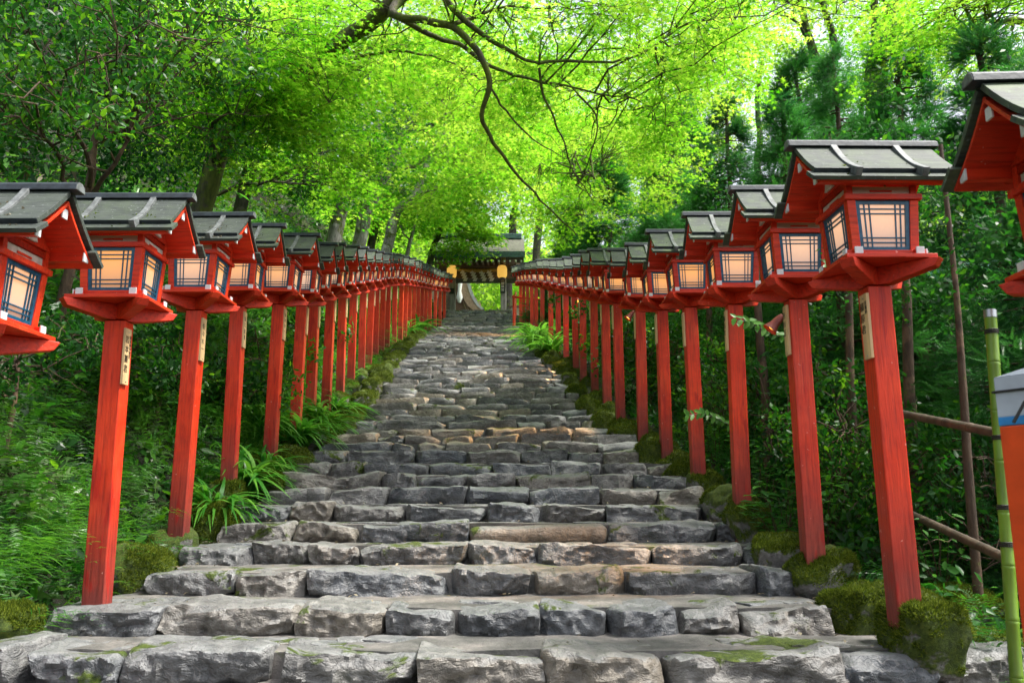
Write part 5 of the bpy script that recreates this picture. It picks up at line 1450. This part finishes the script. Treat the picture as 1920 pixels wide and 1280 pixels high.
# big orange post with white cap and blue band
pc = at(1932, 760, 3.05); root = empty('painted_post', (pc.x, pc.y, G(pc.x, pc.y) - .1), label='orange post with white cap and blue band at the right edge', cat='post'); root.rotation_euler = (0, 0, radians(32))
M['orange'] = simple('orange_red_paint', (.86, .085, .012), .45, .12, 8, .2); M['skyblue'] = simple('sky_blue_paint', (.05, .30, .70), .4, .1)
M['capwhite'] = simple('cool_white_paint', (.55, .60, .68), .45, .12, 6, .2)
zt = at(1925, 706, 3.05).z - root.location.z; zw = at(1925, 782, 3.05).z - root.location.z; s = .078
b = MB(); b.box((0, 0, (zw - .03) / 2), (2 * s, 2 * s, zw - .03)); b.build('shaft', M['orange'], root, bevel=.006)
b = MB(); n = 6   # brushed edge between blue band and orange
b.box((0, 0, zw - .013), (2 * s + .001, 2 * s + .001, .034)); b.build('blue_band', M['skyblue'], root, bevel=.004)
b = MB(); b.box((0, 0, (zw + zt) / 2), (2 * s + .002, 2 * s + .002, zt - zw)); t2 = s + .001
b.add([(-t2, -t2, zt), (t2, -t2, zt), (t2, t2, zt), (-t2, t2, zt), (0, 0, zt + .035)], [(0, 1, 4), (1, 2, 4), (2, 3, 4), (3, 0, 4)]); b.build('white_cap', M['capwhite'], root, bevel=.005)
b = MB(); zq = (zw + zt) / 2 + .02; t3 = s + .006
b.tube([(-t3, -t3, zq), (t3, -t3, zq - .01), (t3, t3, zq), (-t3, t3, zq), (-t3, -t3, zq)], .0045, 6)
b.tube([(-t3, -t3, zq), (-t3 - .02, -t3 + .05, zq - .05), (-t3 - .05, -t3 + .08, zq - .12)], .0055, 6); b.tube([(-t3, -t3 - .004, zq), (-t3 + .03, -t3 - .02, zq + .03)], .004, 5); b.tube([(-t3 + .02, -t3 - .01, zq + .02), (-t3 - .01, -t3 - .02, zq + .045)], .003, 5)
b.build('twine', M['wire'], root)

# reed screen and house glimpsed through the trees on the right
b = MB()
for i in range(90): b.tube([(i * .022, 0, 0), (i * .022 + random.uniform(-.004, .004), 0, 1.1)], .009, 5)
for z in (.2, .55, .9): b.box((.99, -.012, z), (2.0, .006, .02))
o = b.build('reed_screen', simple('yellow_reed', (.42, .36, .10), .6, .25, 20), label='yellow reed screen glimpsed behind the bamboo rails at right', cat='screen'); o.location = (3.8, 7.3, G(4.8, 7.3))
hb = empty('tea_house', (9.5, 13.5, G(9.5, 13.5) - .3), label='pale house with green roof glimpsed through the cedars at right', cat='house')
b = MB(); b.box((0, 0, 2.0), (7, 4, 4.0)); b.build('wall', M['plaster'], hb)
b = MB()
for sy in (-1, 1): b.hexa([(-4, 0, 5.2), (4, 0, 5.2), (4, sy * 2.7, 3.9), (-4, sy * 2.7, 3.9), (-4, 0, 5.32), (4, 0, 5.32), (4, sy * 2.7, 4.02), (-4, sy * 2.7, 4.02)])
b.build('roof', simple('green_sheet_roof', (.05, .28, .22), .4, .15, 5), hb)
for x in (-2.2, 0, 2.2):
    b = MB(); b.box((x, -2.01, 2.2), (1.1, .06, 1.2)); w_ = b.build('window', M['oldwood'], hb)
    b = MB(); b.box((x, -2.045, 2.2), (.95, .02, 1.05)); b.build('pane', simple('window_glass', (.05, .06, .07), .1, .1), w_)

# small floodlights fixed behind the right posts
M['bulb'] = emis('lit_lamp_glass', (1.0, .42, .05), (.8, .5, .2), 5.0 * EK)
for k, (px, py, F, lab, tgt, pw_) in enumerate([(1452, 608, 6.75, 'small floodlight glowing orange behind the second full right post', (.55, 6.95), 30), (1181, 592, 12.6, 'small floodlight glowing orange behind the sixth full right post', (.35, 12.5), 75), (1082, 563, 20.6, 'small floodlight glowing orange far up the right row', (-.1, 18.0), 90), (1020, 545, 28.3, 'tiny floodlight glowing at the far end of the right row', (-.8, 30.0), 60)]):
    p = at(px, py, F); tz = Vector((tgt[0], tgt[1], prof(tgt[1]))); d = (tz - p).normalized()
    root = empty('floodlight', p, label=lab, cat='floodlight', group='floodlights behind the right posts'); q = d.to_track_quat('-Z', 'Y'); root.rotation_mode = 'QUATERNION'; root.rotation_quaternion = q
    b = MB(); b.tube([(0, 0, .10), (0, 0, .06), (0, 0, .0), (0, 0, -.06)], [.018, .032, .038, .062], 16, caps=False); b.tube([(0, 0, .098), (0, 0, .10)], [.019, .015], 16); b.build('housing', simple('dark_red_housing', (.16, .02, .012), .4, .2), root, smooth=40)
    b = MB(); b.tube([(0, 0, -.030), (0, 0, -.034)], [.046, .044], 16); b.build('lens', M['bulb'], root)
    b = MB(); b.tube([(0, 0, .05), (.06, 0, .10), (.12, .0, .10)], .010, 6); b.build('arm', M['black'], root)
    li = bpy.data.lights.new('floodlight_beam', 'SPOT'); li.energy = pw_ * LK * 2.6; li.color = (1, .50, .16); li.spot_size = radians(58); li.spot_blend = .9; li.shadow_soft_size = .04
    lo = bpy.data.objects.new('floodlight_beam', li); COL.objects.link(lo); lo.parent = root; lo.location = (0, 0, -.07)

# ------------------------------------------------------------ sky, sun, camera
w = bpy.data.worlds.new('World'); sc.world = w; w.use_nodes = True
nt = w.node_tree; bg = nt.nodes['Background']
sky = nt.nodes.new('ShaderNodeTexSky'); sky.sky_type = 'NISHITA'; sky.sun_disc = False
SUN_EL, SUN_AZ = radians(60), radians(96)   # azimuth from +y (ahead) towards +x (right)
sky.sun_elevation = SUN_EL; sky.sun_rotation = SUN_AZ; sky.air_density = 1.0; sky.dust_density = 3.0; sky.ozone_density = 1.0
hs = nt.nodes.new('ShaderNodeHueSaturation'); hs.inputs['Saturation'].default_value = .35   # a white, thinly overcast sky
nt.links.new(sky.outputs[0], hs.inputs['Color']); nt.links.new(hs.outputs[0], bg.inputs[0]); bg.inputs[1].default_value = .115
sl_ = bpy.data.lights.new('sun', 'SUN'); sl_.energy = 2.6; sl_.angle = radians(12); sl_.color = (1, .96, .88)
so = bpy.data.objects.new('sun', sl_); COL.objects.link(so)
dv = Vector((sin(SUN_AZ) * cos(SUN_EL), cos(SUN_AZ) * cos(SUN_EL), sin(SUN_EL)))
so.rotation_euler = (-dv).to_track_quat('-Z', 'Y').to_euler(); so.location = (8, 5, 30)

cam = bpy.data.cameras.new('camera'); cam.sensor_width = 36; cam.lens = FPX / 1920 * 36; cam.clip_end = 600; cam.clip_start = .05
co = bpy.data.objects.new('camera', cam); COL.objects.link(co); co.rotation_euler = (pi / 2 + PITCH, 0, 0); sc.camera = co
cam.dof.use_dof = True; cam.dof.focus_distance = 8.0; cam.dof.aperture_fstop = 5.0
sc.view_settings.view_transform = 'Standard'; sc.view_settings.look = 'None'; sc.view_settings.gamma = 1; sc.view_settings.exposure = EXPO
cy = sc.cycles
cy.use_denoising = True; cy.max_bounces = 8; cy.diffuse_bounces = 4; cy.use_adaptive_sampling = True; cy.adaptive_threshold = .025; cy.glossy_bounces = 2; cy.transmission_bounces = 2; cy.caustics_reflective = False; cy.caustics_refractive = False
cy.sample_clamp_indirect = 6
sc.render.film_transparent = False
